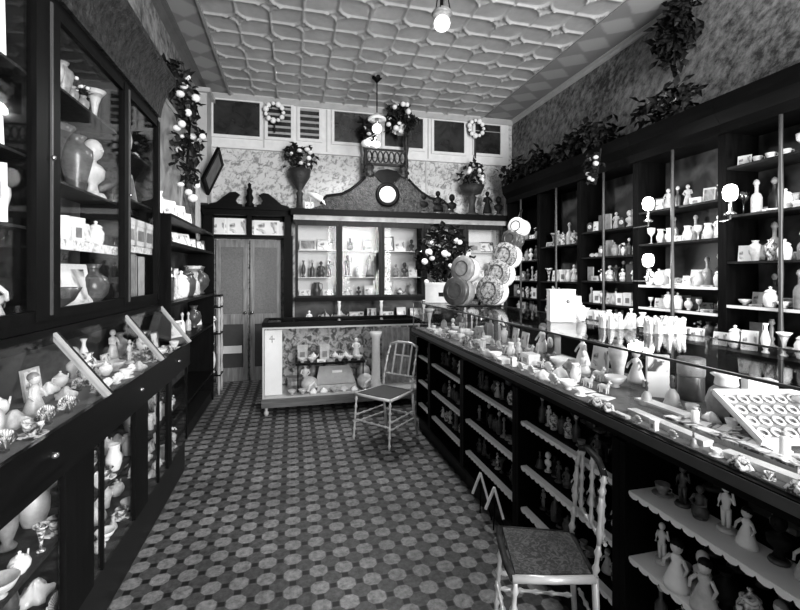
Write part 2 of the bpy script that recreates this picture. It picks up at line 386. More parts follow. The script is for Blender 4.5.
def k_cup(sh, v):
    r = root('teacup'); MB().lathe([(.03, .0), (.06, .008), (.058, .012), (.025, .008), (.022, .012), (.036, .04), (.044, .07), (.040, .07), (.02, .02)], n=14).build('cup', SH[sh], r)
    MB().tube([(.038, 0, .058), (.058, 0, .056), (.06, 0, .035), (.034, 0, .028)], .004, 5).build('handle', SH[sh], r); return r, .12, .07
def k_bowl(sh, v):
    return MB().lathe([(.035, 0), (.04, .006), (.03, .02), (.07, .05), (.095, .10), (.09, .10), (.06, .05), (.0, .03)], n=18).build('footed_bowl', SH[sh]), .19, .1
def k_teapot(sh, v):
    r = root('teapot'); MB().lathe([(.035, 0), (.038, .008), (.062, .04), (.066, .07), (.05, .105), (.03, .115)], n=16).build('pot_body', SH[sh], r)
    MB().lathe([(.032, .115), (.02, .128), (.007, .135), (.012, .148), (0, .155)], n=12).build('lid', SH[sh], r)
    MB().tube([(.055, 0, .05), (.085, 0, .065), (.10, 0, .11)], [.014, .010, .006], 7).build('spout', SH[sh], r)
    MB().tube([(-.05, 0, .095), (-.09, 0, .10), (-.098, 0, .06), (-.06, 0, .035)], .006, 6).build('handle', SH[sh], r); return r, .2, .155
def k_jug(sh, v):
    r = root('jug'); MB().lathe([(.035, 0), (.038, .01), (.05, .05), (.052, .09), (.034, .14), (.032, .165), (.042, .185), (.038, .185), (.028, .16)], n=15).build('jug_body', SH[sh], r)
    MB().tube([(.036, 0, .172), (.07, 0, .165), (.075, 0, .11), (.05, 0, .07)], .006, 6).build('handle', SH[sh], r); return r, .125, .185
def k_candlestick(sh, v):
    return MB().lathe([(.045, 0), (.046, .008), (.018, .025), (.012, .05), (.02, .07), (.010, .09), (.014, .14), (.009, .17), (.022, .185), (.016, .20), (.016, .215)], n=12).build('candlestick', SH[sh] if sh != 'brass' else BRASS), .09, .215
def k_clock(sh, v):
    r = root('mantel_clock'); b = MB(); b.box(-.075, -.03, 0, .075, .03, .02).box(-.06, -.025, .02, .06, .025, .15); b.prism([(-.06, .15), (.06, .15), (.03, .185), (0, .2), (-.03, .185)], 1, -.025, .025); b.build('clock_case', SH[sh], r)
    M = Matrix.Translation((0, -.026, .105)) @ Matrix.Rotation(PI/2, 4, 'X'); MB().lathe([(.042, 0), (.042, .006), (0, .007)], n=18, M=M).build('dial', SH['white'], r)
    MB().box(-.002, -.0355, .105, .002, -.034, .135).box(0, -.0355, .103, .022, -.034, .107).build('clock_hands', BLACK, r); return r, .15, .2
def k_box(sh, v):
    d = {'square': (.07, .05, .09), 'flat': (.10, .07, .05), 'tall': (.05, .04, .16), 'long': (.16, .05, .05)}[v]; x, y, z = d
    r = root('lidded_box'); MB().box(-x, -y, 0, x, y, z*.75).build('box_body', SH[sh], r); MB().box(-x-.003, -y-.003, z*.75, x+.003, y+.003, z).build('box_lid', SH[sh], r)
    MB().box(-x*.5, -y-.002, z*.2, x*.5, -y, z*.6).build('paper_label', SH['grey' if sh in ('white', 'pale') else 'pale'], r); return r, 2*x+.006, z
def k_card(sh, v):
    w, h = {'upright': (.06, .17), 'wide': (.10, .13), 'square': (.075, .15)}[v]
    r = root('picture_card'); M = Matrix.Rotation(math.radians(-10), 4, 'X')
    MB().box(-w, -.002, 0, w, .002, h, M).build('card', PAPER if sh == 'white' else SH[sh], r)
    MB().box(-w*.8, -.004, h*.14, w*.8, -.0022, h*.88, M).build('printed_picture', CARDM if sh == 'white' else GREYPIC, r)
    MB().box(-.012, .0, 0, .012, .045, .003).box(-.012, .04, 0, .012, .043, .03).build('card_strut', SH['pale'], r); return r, 2*w, h
def k_frame(sh, v):
    w, h = {'upright': (.07, .19), 'wide': (.11, .15)}[v]; r = root('framed_picture'); M = Matrix.Rotation(math.radians(-9), 4, 'X'); b = MB(); t = .014
    b.box(-w, -.008, 0, -w+t, .008, h, M).box(w-t, -.008, 0, w, .008, h, M).box(-w+t, -.008, 0, w-t, .008, t, M).box(-w+t, -.008, h-t, w-t, .008, h, M); b.build('picture_frame', SH[sh] if sh != 'gilt' else GILT, r)
    MB().box(-w+t, -.003, t, w-t, .004, h-t, M).build('picture', CARDM, r)
    MB().box(-.01, .03, 0, .01, .05, .02).build('frame_strut', DARKW, r); return r, 2*w, h
def k_goblet(sh, v):
    return MB().lathe([(.032, 0), (.032, .004), (.006, .012), (.005, .07), (.012, .08), (.032, .105), (.036, .15), (.033, .15), (.028, .105), (.0, .086)], n=14).build('goblet', CLEAR if sh == 'clear' else SH[sh]), .072, .15
def k_book(sh, v):
    r = root('upright_book'); MB().box(-.045, -.014, 0, .045, -.011, .2).box(-.045, .011, 0, .045, .014, .2).box(-.045, -.014, 0, -.042, .014, .2).build('book_cover', SH[sh], r)
    MB().box(-.042, -.011, .004, .042, .011, .196).build('pages', PAPER, r); return r, .1, .2
def k_doll(sh, v):
    r = root('dressed_doll'); MB().lathe([(.055, 0), (.056, .02), (.035, .08), (.02, .115), (.028, .14), (.012, .158)], n=14, sy=.85).build('dress', SH[sh], r)
    b = MB().ball((0, 0, .185), .026, 12, sz=1.1); b.tube([(.026, 0, .14), (.05, -.01, .11), (.045, -.03, .085)], [.009, .008, .006], 6).tube([(-.026, 0, .14), (-.05, -.01, .11), (-.045, -.03, .085)], [.009, .008, .006], 6)
    b.tube([(0, 0, .15), (0, 0, .17)], .009, 8); b.build('doll_body', SH['pale'], r)
    MB().ball((0, .006, .196), .028, 12, sz=.9).build('hair', SH['black' if v == 'dark haired' else 'grey'], r); return r, .115, .222
def k_shell(sh, v):
    b = MB()
    for k in range(7):
        a = -1.2+k*.4; b.tube([(0, .01, .01), (math.sin(a)*.05, 0, .02+math.cos(a)*.05), (math.sin(a)*.085, -.005, .02+math.cos(a)*.085)], [.008, .014, .010], 6)
    b.box(-.03, -.015, 0, .03, .02, .014); return b.build('scallop_shell_dish', SH[sh]), .19, .12
def k_bell(sh, v):
    r = root('hand_bell'); MB().lathe([(.04, 0), (.042, .004), (.03, .03), (.026, .06), (.012, .08), (.006, .085)], n=14).build('bell_cup', SH[sh] if sh != 'brass' else BRASS, r)
    MB().lathe([(.006, .083), (.011, .1), (.006, .12), (.012, .135), (.0, .145)], n=10).build('handle', SH['dark'], r); return r, .085, .145
def k_flowers(sh, v):
    r = root('potted_flowers'); rnd = random.Random(len(sh)*7+3); MB().lathe(VASES['shouldered'][:8], n=12).build('flower_vase', SH[sh], r)
    b = MB()
    for i in range(40):
        a = rnd.uniform(0, 2*PI); e = rnd.uniform(.2, 1.3); d = Vector((math.cos(a)*math.cos(e), math.sin(a)*math.cos(e), math.sin(e)))
        b.leaf(Vector((0, 0, .25))+d*rnd.uniform(.02, .08), d, .018, .07, (0, .1, 1))
    b.build('foliage', LEAF, r)
    for i in range(7):
        a = rnd.uniform(0, 2*PI); e = rnd.uniform(.1, 1.4); d = Vector((math.cos(a)*math.cos(e), math.sin(a)*math.cos(e), math.sin(e)))
        MB().ball(Vector((0, 0, .27))+d*.10, .022, 8).build('blossom', PETAL, r)
    return r, .25, .40
def k_animal(sh, v):
    b = MB(); b.tube([(-.06, 0, .075), (-.03, 0, .082), (.02, 0, .078), (.05, 0, .085), (.062, 0, .11), (.075, 0, .135), (.10, 0, .13)], [.012, .025, .024, .024, .015, .014, .008], 8)
    for x in (-.045, .04):
        for s in (-1, 1): b.tube([(x, s*.012, .075), (x+.006, s*.014, .035), (x, s*.014, .006)], [.013, .007, .007], 6)
    b.tube([(-.062, 0, .082), (-.085, 0, .07), (-.09, 0, .03)], [.008, .006, .002], 6); b.tube([(.072, .006, .14), (.07, .008, .16)], [.005, .001], 5); b.tube([(.072, -.006, .14), (.07, -.008, .16)], [.005, .001], 5)
    r = root('animal_figurine'); b.build('animal', SH[sh], r); MB().box(-.065, -.025, 0, .065, .025, .008).build('plinth', SH['dark'], r); return r, .2, .16
def k_fan(sh, v):
    r = root('open_folding_fan'); b = MB(); M = Matrix.Rotation(math.radians(-14), 4, 'X'); n = 14
    for k in range(n):
        a = math.radians(-70+140*k/(n-1)); a2 = math.radians(-70+140*(k+1)/(n-1)); z = .004*(k % 2)
        if k < n-1: b.prism([(math.sin(a)*.05, .02+math.cos(a)*.05), (math.sin(a)*.14, .02+math.cos(a)*.14), (math.sin(a2)*.14, .02+math.cos(a2)*.14), (math.sin(a2)*.05, .02+math.cos(a2)*.05)], 1, z-.002, z+.001)
    b.build('fan_leaf', SH[sh], r).matrix_local = M
    b = MB()
    for k in range(n):
        a = math.radians(-70+140*k/(n-1)); b.tube([(0, -.004, .02), (math.sin(a)*.138, -.004, .02+math.cos(a)*.138)], .0022, 4)
    b.build('fan_sticks', SH['dark'], r).matrix_local = M
    MB().box(-.02, -.012, 0, .02, .03, .02).build('fan_stand', SH['dark'], r); return r, .27, .16
def k_cloth(sh, v):
    rr = random.Random(11); n = 18; rs = []
    for j in range(8):
        f = j/7; ring = []
        for i in range(n):
            a = 2*PI*i/n; q = 1+.22*math.sin(5*a+f*4)+.12*math.sin(9*a-f*7)
            ring.append((.10*(1-f**1.6)*q*math.cos(a)+.0005*math.cos(a), .08*(1-f**1.6)*q*math.sin(a)+.0005*math.sin(a), .11*f+.012*math.sin(7*a+j*1.7)*(f > 0)*(f < 1)+(.012 if 0 < f else 0)))
        rs.append(ring)
    b = MB().rings(rs); return b.build('crumpled_lace_cloth', SH[sh]), .24, .125
KIND = dict(fan=(k_fan, 'open fan', 'fan'), cloth=(k_cloth, 'lace heap', 'cloth'), vase=(k_vase, 'vase', 'vase'), jar=(k_jar, 'lidded jar', 'jar'), bottle=(k_bottle, 'stoppered bottle', 'bottle'), figurine=(k_figurine, 'figurine', 'figurine'),
 plate=(k_plate, 'display plate', 'plate'), cup=(k_cup, 'teacup and saucer', 'cup'), bowl=(k_bowl, 'footed bowl', 'bowl'), teapot=(k_teapot, 'teapot', 'teapot'), jug=(k_jug, 'jug', 'jug'),
 candlestick=(k_candlestick, 'candlestick', 'candlestick'), clock=(k_clock, 'mantel clock', 'clock'), box=(k_box, 'lidded box', 'box'), card=(k_card, 'picture card', 'card'), frame=(k_frame, 'framed picture', 'picture'),
 goblet=(k_goblet, 'goblet', 'glass'), book=(k_book, 'upright book', 'book'), doll=(k_doll, 'doll', 'doll'), shell=(k_shell, 'shell dish', 'dish'), bell=(k_bell, 'hand bell', 'bell'),
 flowers=(k_flowers, 'vase of flowers', 'flowers'), animal=(k_animal, 'animal figurine', 'figurine'))
VAR = dict(vase=list(VASES), figurine=['robed', 'standing', 'seated', 'bust'], box=['square', 'flat', 'tall', 'long'], card=['upright', 'wide', 'square'], frame=['upright', 'wide'], doll=['dark haired', 'grey haired'])
LABELS = {}
def get(kind, sh, v):
    """a fresh instance of a kind; the first one is the original, later ones are copies with their parts"""
    key = (kind, sh, v)
    if key in PROTO:
        r = dup(PROTO[key][0]); return r, PROTO[key][1], PROTO[key][2]
    o, w, h = KIND[kind][0](sh, v); PROTO[key] = (o, w, h); return o, w, h
def put(kind, sh, v, loc, rz=0, h=None, wmax=None, label=None, group=None, stretch=1):
    o, w0, h0 = get(kind, sh, v); s = (h or h0)/h0
    if wmax and w0*s > wmax: s = wmax/w0
    o.location = loc; o.rotation_euler = (0, 0, rz); o.scale = (s, s, s*stretch)
    tag(o, label, KIND[kind][2], group); return o
ORD = ['first', 'second', 'third', 'fourth', 'fifth', 'sixth', 'seventh', 'eighth', 'ninth', 'tenth', 'eleventh', 'twelfth', 'thirteenth', 'fourteenth']
PL = {'box': 'boxes', 'glass': 'glasses', 'dish': 'dishes', 'flowers': 'flowers'}
def row(place, p0, p1, n, mix, seed, rz=0, hr=(.14, .26), dirn='left', depth=0, zmax=None):
    """n different wares in a line from p0 to p1; place is where the row stands, dirn the end it is counted from"""
    rnd = random.Random(seed); p0 = Vector(p0); p1 = Vector(p1); step = (p1-p0)/n; sp = step.length; out = []
    cnt = {}
    picks = []
    for i in range(n):
        kind, shades = rnd.choice(mix); sh = rnd.choice(shades.split()); v = rnd.choice(VAR.get(kind, ['']))
        picks.append((kind, sh, v)); cnt[kind] = cnt.get(kind, 0)+1
    for i, (kind, sh, v) in enumerate(picks):
        p = p0+step*(i+.5); nrm = Vector((-step.y, step.x, 0)).normalized(); p += nrm*rnd.uniform(-depth, depth)
        h = rnd.uniform(*hr); wide = kind in ('card', 'plate', 'frame', 'box', 'teapot', 'bowl', 'cup', 'shell', 'animal')
        if wide: h *= .8
        if kind in ('goblet', 'cup', 'bowl'): h *= .7
        look = ' '.join(x for x in (sh if kind not in ('bottle',) or sh != 'clear' else 'clear', v, KIND[kind][1]) if x)
        if kind == 'doll': look = '%s-dressed %s doll' % (sh, v.replace(' ', '-'))
        lab = '%s, %s from %s %s' % (look, ORD[i], dirn, place)
        g = None
        if cnt[kind] > 1: g = '%s %s' % (PL.get(KIND[kind][2], KIND[kind][2]+'s'), place)
        put(kind, sh, v, p, rz+rnd.uniform(-.12, .12), h, sp*.92, lab, g)
# mixes of wares
CHINA = [('vase', 'white pale patterned grey'), ('figurine', 'white pale grey'), ('plate', 'white patterned'), ('teapot', 'white patterned'), ('jug', 'white pale patterned'), ('cup', 'white patterned'), ('jar', 'pale patterned white'), ('card', 'white'), ('bowl', 'white patterned')]
MIXED = [('vase', 'dark grey white patterned'), ('figurine', 'dark white pale'), ('card', 'white pale'), ('frame', 'dark pale'), ('box', 'white pale'), ('clock', 'dark grey'), ('candlestick', 'pale grey'), ('bottle', 'dark pale'), ('jar', 'grey patterned'), ('book', 'grey dark'), ('shell', 'white'), ('flowers', 'white grey')]
DARKFIG = [('cup', 'grey'), ('figurine', 'dark patterned'), ('jar', 'patterned dark'), ('figurine', 'dark black grey'), ('figurine', 'dark black white'), ('vase', 'dark black'), ('bottle', 'dark black'), ('animal', 'dark black grey'), ('bell', 'grey dark'), ('candlestick', 'grey dark'), ('doll', 'white pale')]
BRIGHT = [('box', 'white'), ('card', 'white'), ('vase', 'white patterned'), ('jar', 'white'), ('jug', 'white'), ('figurine', 'white'), ('cup', 'white'), ('goblet', 'white')]
GLASSY = [('goblet', 'clear white'), ('bottle', 'pale grey'), ('vase', 'white pale patterned'), ('card', 'white'), ('box', 'white pale'), ('jar', 'white'), ('frame', 'pale'), ('bowl', 'white')]

# ================================================================== LEFT WALL CABINETS
def glazed_left(name, label, y0, y1, shelves, t0=.055, t1=.055):
    t = thing(name, label, 'cabinet', (XL, (y0+y1)/2, 1.36)); ly = (y1-y0)/2; X = -1.044-XL; e = .002
    c = MB(); c.box(e, -ly, 0, X, ly, .04).box(e, -ly, 1.45, X, ly, 1.49).box(e, -ly+e, .04, X-.02, -ly+.02, 1.45).box(e, ly-.02, .04, X-.02, ly-e, 1.45); c.build('carcass', DARKW, t)
    MB().box(e, -ly+.02, .04, .012, ly-.02, 1.45).build('back_panel', BACKP, t)
    f = MB(); f.box(X-.02, -ly, .04, X+.015, -ly+t0, 1.45).box(X-.02, ly-t1, .04, X+.015, ly, 1.45).box(X-.02, -ly+t0, .04, X+.01, ly-t1, .085).box(X-.02, -ly+t0, 1.40, X+.01, ly-t1, 1.45)
    d = f.build('cabinet_door', DARKW, t)
    MB().box(X-.008, -ly+t0, .085, X-.003, ly-t1, 1.40).build('door_glass', GLASS, d)
    MB().ball((X+.025, -ly+.02, .75), .012, 8).build('door_knob', BRASS, d)
    MB().box(X+.015, -ly+.012, .06, X+.022, -ly+.026, 1.43).build('bead_moulding', plain('worn_dark_edge', .05, .4), d)
    for z in shelves: 
        q = MB().box(.012, -ly+.02, z-1.36-.012, X-.04, ly-.02, z-1.36).build('shelf', MIDW, t)
        if z in (1.77, 1.80) and y0 > 2: MB().box(X-.0395, -ly+.02, z-1.36-.05, X-.036, ly-.02, z-1.36+.001).build('white_shelf_edging', PATLACE, q)
    co = MB(); co.prism([(e, 1.49), (e, 1.80), (X+.13, 1.80), (X+.13, 1.76), (X+.07, 1.68), (X+.03, 1.56), (X+.02, 1.49)], 1, -ly, ly); co.build('cornice', CARVED, t)
    return t
UNITS = [('front', 1.30, 2.19), ('middle', 2.19, 3.12), ('rear', 3.12, 3.82)]
SHV = {'front': (1.80, 2.10, 2.45), 'middle': (1.77, 2.05, 2.50), 'rear': (1.80, 2.12, 2.45)}
glazed_left('wall_cabinet', 'dark glazed wall cabinet nearest the camera on the left wall', 1.30, 2.19, SHV['front'], .05, .09)
glazed_left('wall_cabinet', 'dark glazed wall cabinet in the middle of the three on the left wall', 2.19, 3.12, SHV['middle'], .10, .05)
glazed_left('wall_cabinet', 'dark glazed wall cabinet farthest back of the three on the left wall', 3.12, 3.82, SHV['rear'])
def leftrow(unit, shelf, y0, y1, n, mix, seed, hr, z, x=-1.17):
    row('on %s, %s left wall cabinet' % (shelf, unit), (x, y0, z), (x, y1, z), n, mix, seed, PI/2-.15, hr, 'front', .01)
leftrow('front', 'bottom', 1.36, 1.86, 3, MIXED, 5, (.24, .34), 1.40); leftrow('front', 'second shelf', 1.36, 1.86, 4, CHINA, 6, (.2, .26), 1.80)
leftrow('front', 'third shelf', 1.36, 1.86, 3, [('box', 'white'), ('vase', 'dark')], 7, (.3, .34), 2.10); leftrow('front', 'top shelf', 1.36, 1.86, 3, [('box', 'white')], 8, (.24, .3), 2.45)
put('doll', 'pale', 'dark haired', (-1.13, 1.97, 1.402), .9, .30, .13, 'pale-dressed doll by the right door stile, bottom of the front left cabinet')
put('vase', 'patterned', 'round', (-1.19, 2.07, 1.402), 0, .24, .12, 'patterned round vase beside the pale-dressed doll in front left cabinet')
put('card', 'white', 'upright', (-1.15, 1.96, 1.802), .55, .27, .17, 'upright white card on the second shelf by the right stile, front left cabinet')
put('vase', 'white', 'shouldered', (-1.16, 2.08, 1.802), 0, .24, .11, 'white shouldered vase behind the upright card in the front left cabinet')
put('card', 'white', 'wide', (-1.16, 1.95, 2.102), .7, .26, .18, 'wide white card on the third shelf by the right stile, front left cabinet')
put('box', 'white', 'tall', (-1.19, 2.07, 2.102), .5, .32, .10, 'tall white box behind the wide card in the front left cabinet')
put('card', 'white', 'upright', (-1.155, 1.96, 2.452), .6, .30, .17, 'upright white card on the top shelf, front left cabinet')
put('bowl', 'dark', '', (-1.17, 2.52, 1.40), 0, .15, .25, 'large dark footed bowl on the bottom of the middle left wall cabinet')
put('card', 'white', 'wide', (-1.19, 2.74, 1.40), PI/2-.2, .26, None, 'broad white card behind glass right of the large dark bowl')
put('vase', 'dark', 'round', (-1.17, 2.98, 1.40), 0, .28, None, 'round dark vase at the far end of the middle left wall cabinet')
put('card', 'white', 'upright', (-1.15, 2.31, 1.40), PI/2-.2, .22, None, 'white card left of the large dark bowl in the middle left wall cabinet')
leftrow('middle', 'second shelf', 2.27, 3.06, 8, [('card', 'white'), ('box', 'white'), ('jar', 'white'), ('jug', 'white')], 12, (.2, .25), 1.77)
leftrow('middle', 'third shelf', 2.27, 3.06, 4, [('card', 'white pale'), ('figurine', 'dark pale'), ('vase', 'dark')], 14, (.3, .4), 2.05)
leftrow('middle', 'top shelf', 2.27, 3.06, 6, [('shell', 'pale grey'), ('vase', 'grey pale'), ('flowers', 'grey')], 16, (.2, .28), 2.50)
put('book', 'white', '', (-1.13, 3.27, 1.40), PI/2, .34, None, 'tall white book standing in the rear left wall cabinet')
put('book', 'grey', '', (-1.13, 3.45, 1.40), PI/2, .34, None, 'tall grey book right of the white one in the rear left wall cabinet')
put('book', 'pale', '', (-1.13, 3.63, 1.40), PI/2, .33, None, 'tall pale book at the far end of the rear left wall cabinet')
for i, y in enumerate((3.30, 3.50, 3.69)): put('box', 'white', 'square', (-1.16, y, 1.80), PI/2, .16, None, 'white square lidded box, %s from front in the rear left wall cabinet' % ORD[i], 'white boxes in the rear left wall cabinet', 1.15)
leftrow('rear', 'third shelf', 3.17, 3.77, 3, [('frame', 'pale gilt'), ('card', 'pale')], 18, (.28, .32), 2.12); leftrow('rear', 'top shelf', 3.17, 3.77, 4, [('vase', 'grey pale'), ('shell', 'pale')], 19, (.26, .32), 2.45)
# lower desk-like cases under them
def desk_case(label, y0, y1, posts=()):
    t = thing('sloped_display_case', label, 'display case', (XL, (y0+y1)/2, 0)); l = (y1-y0)/2; e = .002; X = -.84-XL
    MB().box(e, -l, 0, X-.02, l, .25).build('plinth', BLACK, t)
    MB().box(e, -l, .85, X, l, 1.0).box(X, -l, .86, X+.02, l, 1.04).build('drawer_rail', DARKH, t)
    c = MB(); c.box(e, -l, .25, .02, l, .85).box(e, -l, 1.0, .02, l, 1.34)
    c.build('back_panel', BACKP, t)
    MB().box(e, -l, 1.335, -1.03-XL, l, 1.358).box(-1.06-XL, -l, 1.29, -1.03-XL, l, 1.335).build('upper_rail', DARKH, t)
    MB().box(X-.02, -l+.001, .25, X, -l+.008, .85).build('corner_post', DARKW, t); MB().box(X-.02, l-.008, .25, X, l-.001, .85).build('corner_post', DARKW, t)
    for p0, p1 in posts: MB().box(X-.022, p0-(y0+y1)/2, .25, X+.004, p1-(y0+y1)/2, .85).build('front_stile', DARKW, t)
    MB().box(.02, -l+.01, .545, X-.05, l-.01, .56).build('shelf', MIDW, t)
    MB().box(.02, -l+.01, 1.0, X-.01, l-.01, 1.008).build('lining_cloth', plain('grey_lining', .12, .9), t)
    MB().box(X-.012, -l+.02, .25, X-.006, l-.02, .85).build('front_glass', GLASS, t)
    # sloping glass from the lip up to the cabinet above
    a = Vector((X+.02, 0, 1.04)); b = Vector((-1.044-XL+.005, 0, 1.33)); d = (b-a).normalized(); nn = Vector((d.z, 0, -d.x))
    MB().prism([(a.x, a.z), (b.x, b.z), (b.x+nn.x*.005, b.z+nn.z*.005), (a.x+nn.x*.005, a.z+nn.z*.005)], 1, -l+.02, l-.02).build('sloping_glass', GLASS, t)
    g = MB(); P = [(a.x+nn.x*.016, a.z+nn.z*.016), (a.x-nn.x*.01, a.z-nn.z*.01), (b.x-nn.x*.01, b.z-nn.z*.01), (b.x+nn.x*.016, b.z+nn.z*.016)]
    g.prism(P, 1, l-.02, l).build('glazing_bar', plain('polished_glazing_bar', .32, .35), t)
    g = MB(); g.prism(P, 1, -l, -l+.02).build('glazing_bar', DARKW, t)
    MB().lathe([(.006, .95), (.014, .955), (.014, .965), (.006, .97)], (X+.025, 0, 0), 8).build('drawer_knob', BRASS, t)
    return t
for lab, a, b, ps in (('sloping glass-topped case nearest the camera along the left wall', 1.30, 2.25, [(1.90, 2.14)]), ('middle sloping glass-topped case along the left wall', 2.25, 3.10, [(2.65, 2.86)]), ('farthest sloping glass-topped case along the left wall', 3.10, 3.87, [(3.30, 3.38)])): desk_case(lab, a, b, ps)
CLUT = [('fan', 'white pale grey patterned'), ('cloth', 'white pale patterned'), ('cloth', 'white pale'), ('box', 'dark grey'), ('vase', 'dark grey'), ('figurine', 'dark'), ('frame', 'pale dark'), ('fan', 'patterned'), ('figurine', 'white pale'), ('vase', 'white pale grey patterned'), ('shell', 'white pale'), ('flowers', 'white pale'), ('teapot', 'white'), ('cup', 'white patterned'), ('plate', 'white patterned'), ('bowl', 'white pale'), ('jug', 'pale white'), ('doll', 'white pale')]
for nm, a, b, sd in (('nearest', 1.36, 2.20, 30), ('middle', 2.34, 3.05, 50), ('farthest', 3.16, 3.83, 70)):
    for z, zn in ((.25, 'bottom'), (.56, 'shelf')):
        for x, xn, n, hr in ((-.92, 'front row', 7, (.09, .15)), (-1.045, 'middle row', 5, (.18, .25)), (-1.18, 'back row', 4, (.23, .265))):
            row('in %s of %s, %s left case' % (xn, zn, nm), (x, a, z), (x, b, z), n, CLUT if n < 7 else CLUT[:4]+CLUT[9:], sd, PI/2, hr, 'near end', .006); sd += 1
    for z, zn, hh in ((.25, 'bottom', .27), (.56, 'shelf', .26)):
        t = thing('lace_panel', 'white patterned lace panel hanging behind the wares, %s of the %s left case' % (zn, nm), 'cloth', (-1.262, (a+b)/2, z+.002)); hl = (b-a)/2
        q = MB(); P = [(.008*math.sin(i*1.1), -hl+2*hl*i/40) for i in range(41)]; q.prism(P+[(x+.003, y) for x, y in P[::-1]], 2, 0, hh); q.build('lace_cloth', PATLACE, t)
    for x, xn, hr in ((-.925, 'front row', (.09, .11)), (-1.055, 'middle row', (.15, .21)), (-1.18, 'back row', (.18, .27))):
        row('in %s, %s sloping left case' % (xn, nm), (x, a, 1.008), (x, b, 1.008), 6, CLUT if xn != 'front row' else [('cloth', 'white patterned pale'), ('cloth', 'patterned'), ('cup', 'white patterned'), ('bowl', 'white pale'), ('fan', 'patterned'), ('shell', 'white')], sd, PI/2-.2, hr, 'near end', .01); sd += 1

# ------------------------------------------------------------------ left wall beyond the cabinets
def blossoms(t, rnd, n, spots, r, mat=PETAL, name='blossom'):
    for i in range(n): MB().ball(spots(rnd), r*rnd.uniform(.7, 1.2), 8, sx=rnd.uniform(.8, 1.2), sz=rnd.uniform(.7, 1)).build(name, mat, t)
def foliage(t, rnd, n, spot, size, mat=LEAF):
    b = MB()
    for i in range(n):
        p = Vector(spot(rnd)); d = Vector((rnd.uniform(-1, 1), rnd.uniform(-1, 1), rnd.uniform(-1, 1)))
        if d.length < .1: d = Vector((0, 0, 1))
        b.leaf(p, d, size*.28, size*rnd.uniform(.7, 1.2), (.13, .2, 1))
    return b.build('foliage', mat, t)
def inball(rx, ry, rz, c=(0, 0, 0)):
    def f(r):
        while True:
            p = (r.uniform(-1, 1), r.uniform(-1, 1), r.uniform(-1, 1))
            if p[0]**2+p[1]**2+p[2]**2 < 1: return (c[0]+p[0]*rx, c[1]+p[1]*ry, c[2]+p[2]*rz)
    return f
def onball(rx, ry, rz, c=(0, 0, 0)):
    def f(r):
        v = Vector((r.uniform(-1, 1), r.uniform(-1, 1), r.uniform(-1, 1))).normalized()
        return (c[0]+v.x*rx, c[1]+v.y*ry, c[2]+v.z*rz)
    return f
rnd = random.Random(3)
t = thing('hanging_flower_bunch', 'trailing bunch of dark leaves with white blossoms high on the left wall', 'flowers', (-1.08, 4.9, 3.0))
MB().tube([(0, 0, -.5), (.02, .1, .2), (-.16, .2, .75)], .012, 6).build('stem', DARKW, t)
foliage(t, rnd, 170, inball(.12, .5, .62, (0, .1, .1)), .12); blossoms(t, rnd, 13, inball(.13, .42, .6, (.05, 0, -.05)), .04)
t = thing('hanging_flower_bunch', 'small cluster of white flowers at the far top end of the left cabinet cornice', 'flowers', (-1.0, 4.05, 3.30))
foliage(t, rnd, 60, inball(.12, .18, .14), .10); blossoms(t, rnd, 7, onball(.12, .14, .10), .035); MB().tube([(0, 0, -.1), (-.15, 0, 0), (-.3, 0, .05)], .008, 5).build('stem', DARKW, t)
t = thing('framed_mirror', 'tall light-framed picture leaning out from the left wall past the cabinets', 'picture', (-1.23, 4.75, 2.30))
M = Matrix.Rotation(math.radians(4), 4, 'Y'); b = MB(); b.box(-.02, -.55, 0, .02, -.51, .95, M).box(-.02, .51, 0, .02, .55, .95, M).box(-.02, -.51, 0, .02, .51, .04, M).box(-.02, -.51, .91, .02, .51, .95, M); b.build('picture_frame', plain('light_frame', .4, .4), t)
MB().box(-.012, -.51, .04, .008, .51, .91, M).build('picture', patterned('mottled_print', .15, .4, 4, .35, .65), t)
t = thing('hanging_fringed_banner', 'long pale tapering banner hanging from a bracket on the left wall', 'banner', (-1.10, 5.6, 2.15))
MB().prism([(-.09, 0), (-.04, -.12), (.0, -.15), (.05, -.12), (.09, 0), (.05, 1.0), (-.05, 1.0)], 0, -.012, .012).build('banner_cloth', PALEP, t)
MB().tube([(-.2, 0, 1.0), (.02, 0, 1.02)], .012, 8).build('bracket', BRASS, t)
t = thing('framed_picture', 'dark framed picture tilted forward high in the back left corner', 'picture', (-1.16, 6.35, 2.78))
M = Matrix.Rotation(math.radians(-22), 4, 'X') @ Matrix.Rotation(math.radians(18), 4, 'Y'); b = MB(); b.box(-.02, -.2, 0, .02, -.15, .55, M).box(-.02, .15, 0, .02, .2, .55, M).box(-.02, -.15, 0, .02, .15, .05, M).box(-.02, -.15, .5, .02, .15, .55, M); b.build('picture_frame', DARKW, t)
MB().box(-.012, -.15, .05, .01, .15, .5, M).build('picture', plain('dim_print', .09, .4, var=.5), t)
t = thing('wall_shelf_unit', 'dark open shelf unit against the left wall beyond the glazed cabinets', 'shelves', (XL, 4.93, 0))
for y in (-1.0, .98): MB().box(.005, y, 0, .32, y+.02, 2.1).build('side_panel', DARKW, t)
MB().box(.005, -.98, 0, .02, .98, 2.1).build('back_panel', BACKP, t)
for z in (.35, .95, 1.33, 1.85, 2.08): MB().box(.02, -.98, z, .32, .98, z+.025).build('shelf', DARKH, t)
MB().box(.02, -.98, 0, .30, .98, .12).build('plinth', BLACK, t)
FIGS = [('figurine', 'white pale dark'), ('vase', 'white dark pale'), ('jar', 'dark white'), ('candlestick', 'pale'), ('bottle', 'pale dark'), ('flowers', 'white')]
row('on counter-height shelf of the far left unit', (-1.12, 3.98, 1.355), (-1.12, 5.88, 1.355), 9, FIGS, 81, PI/2-.4, (.26, .40), 'near end', .02)
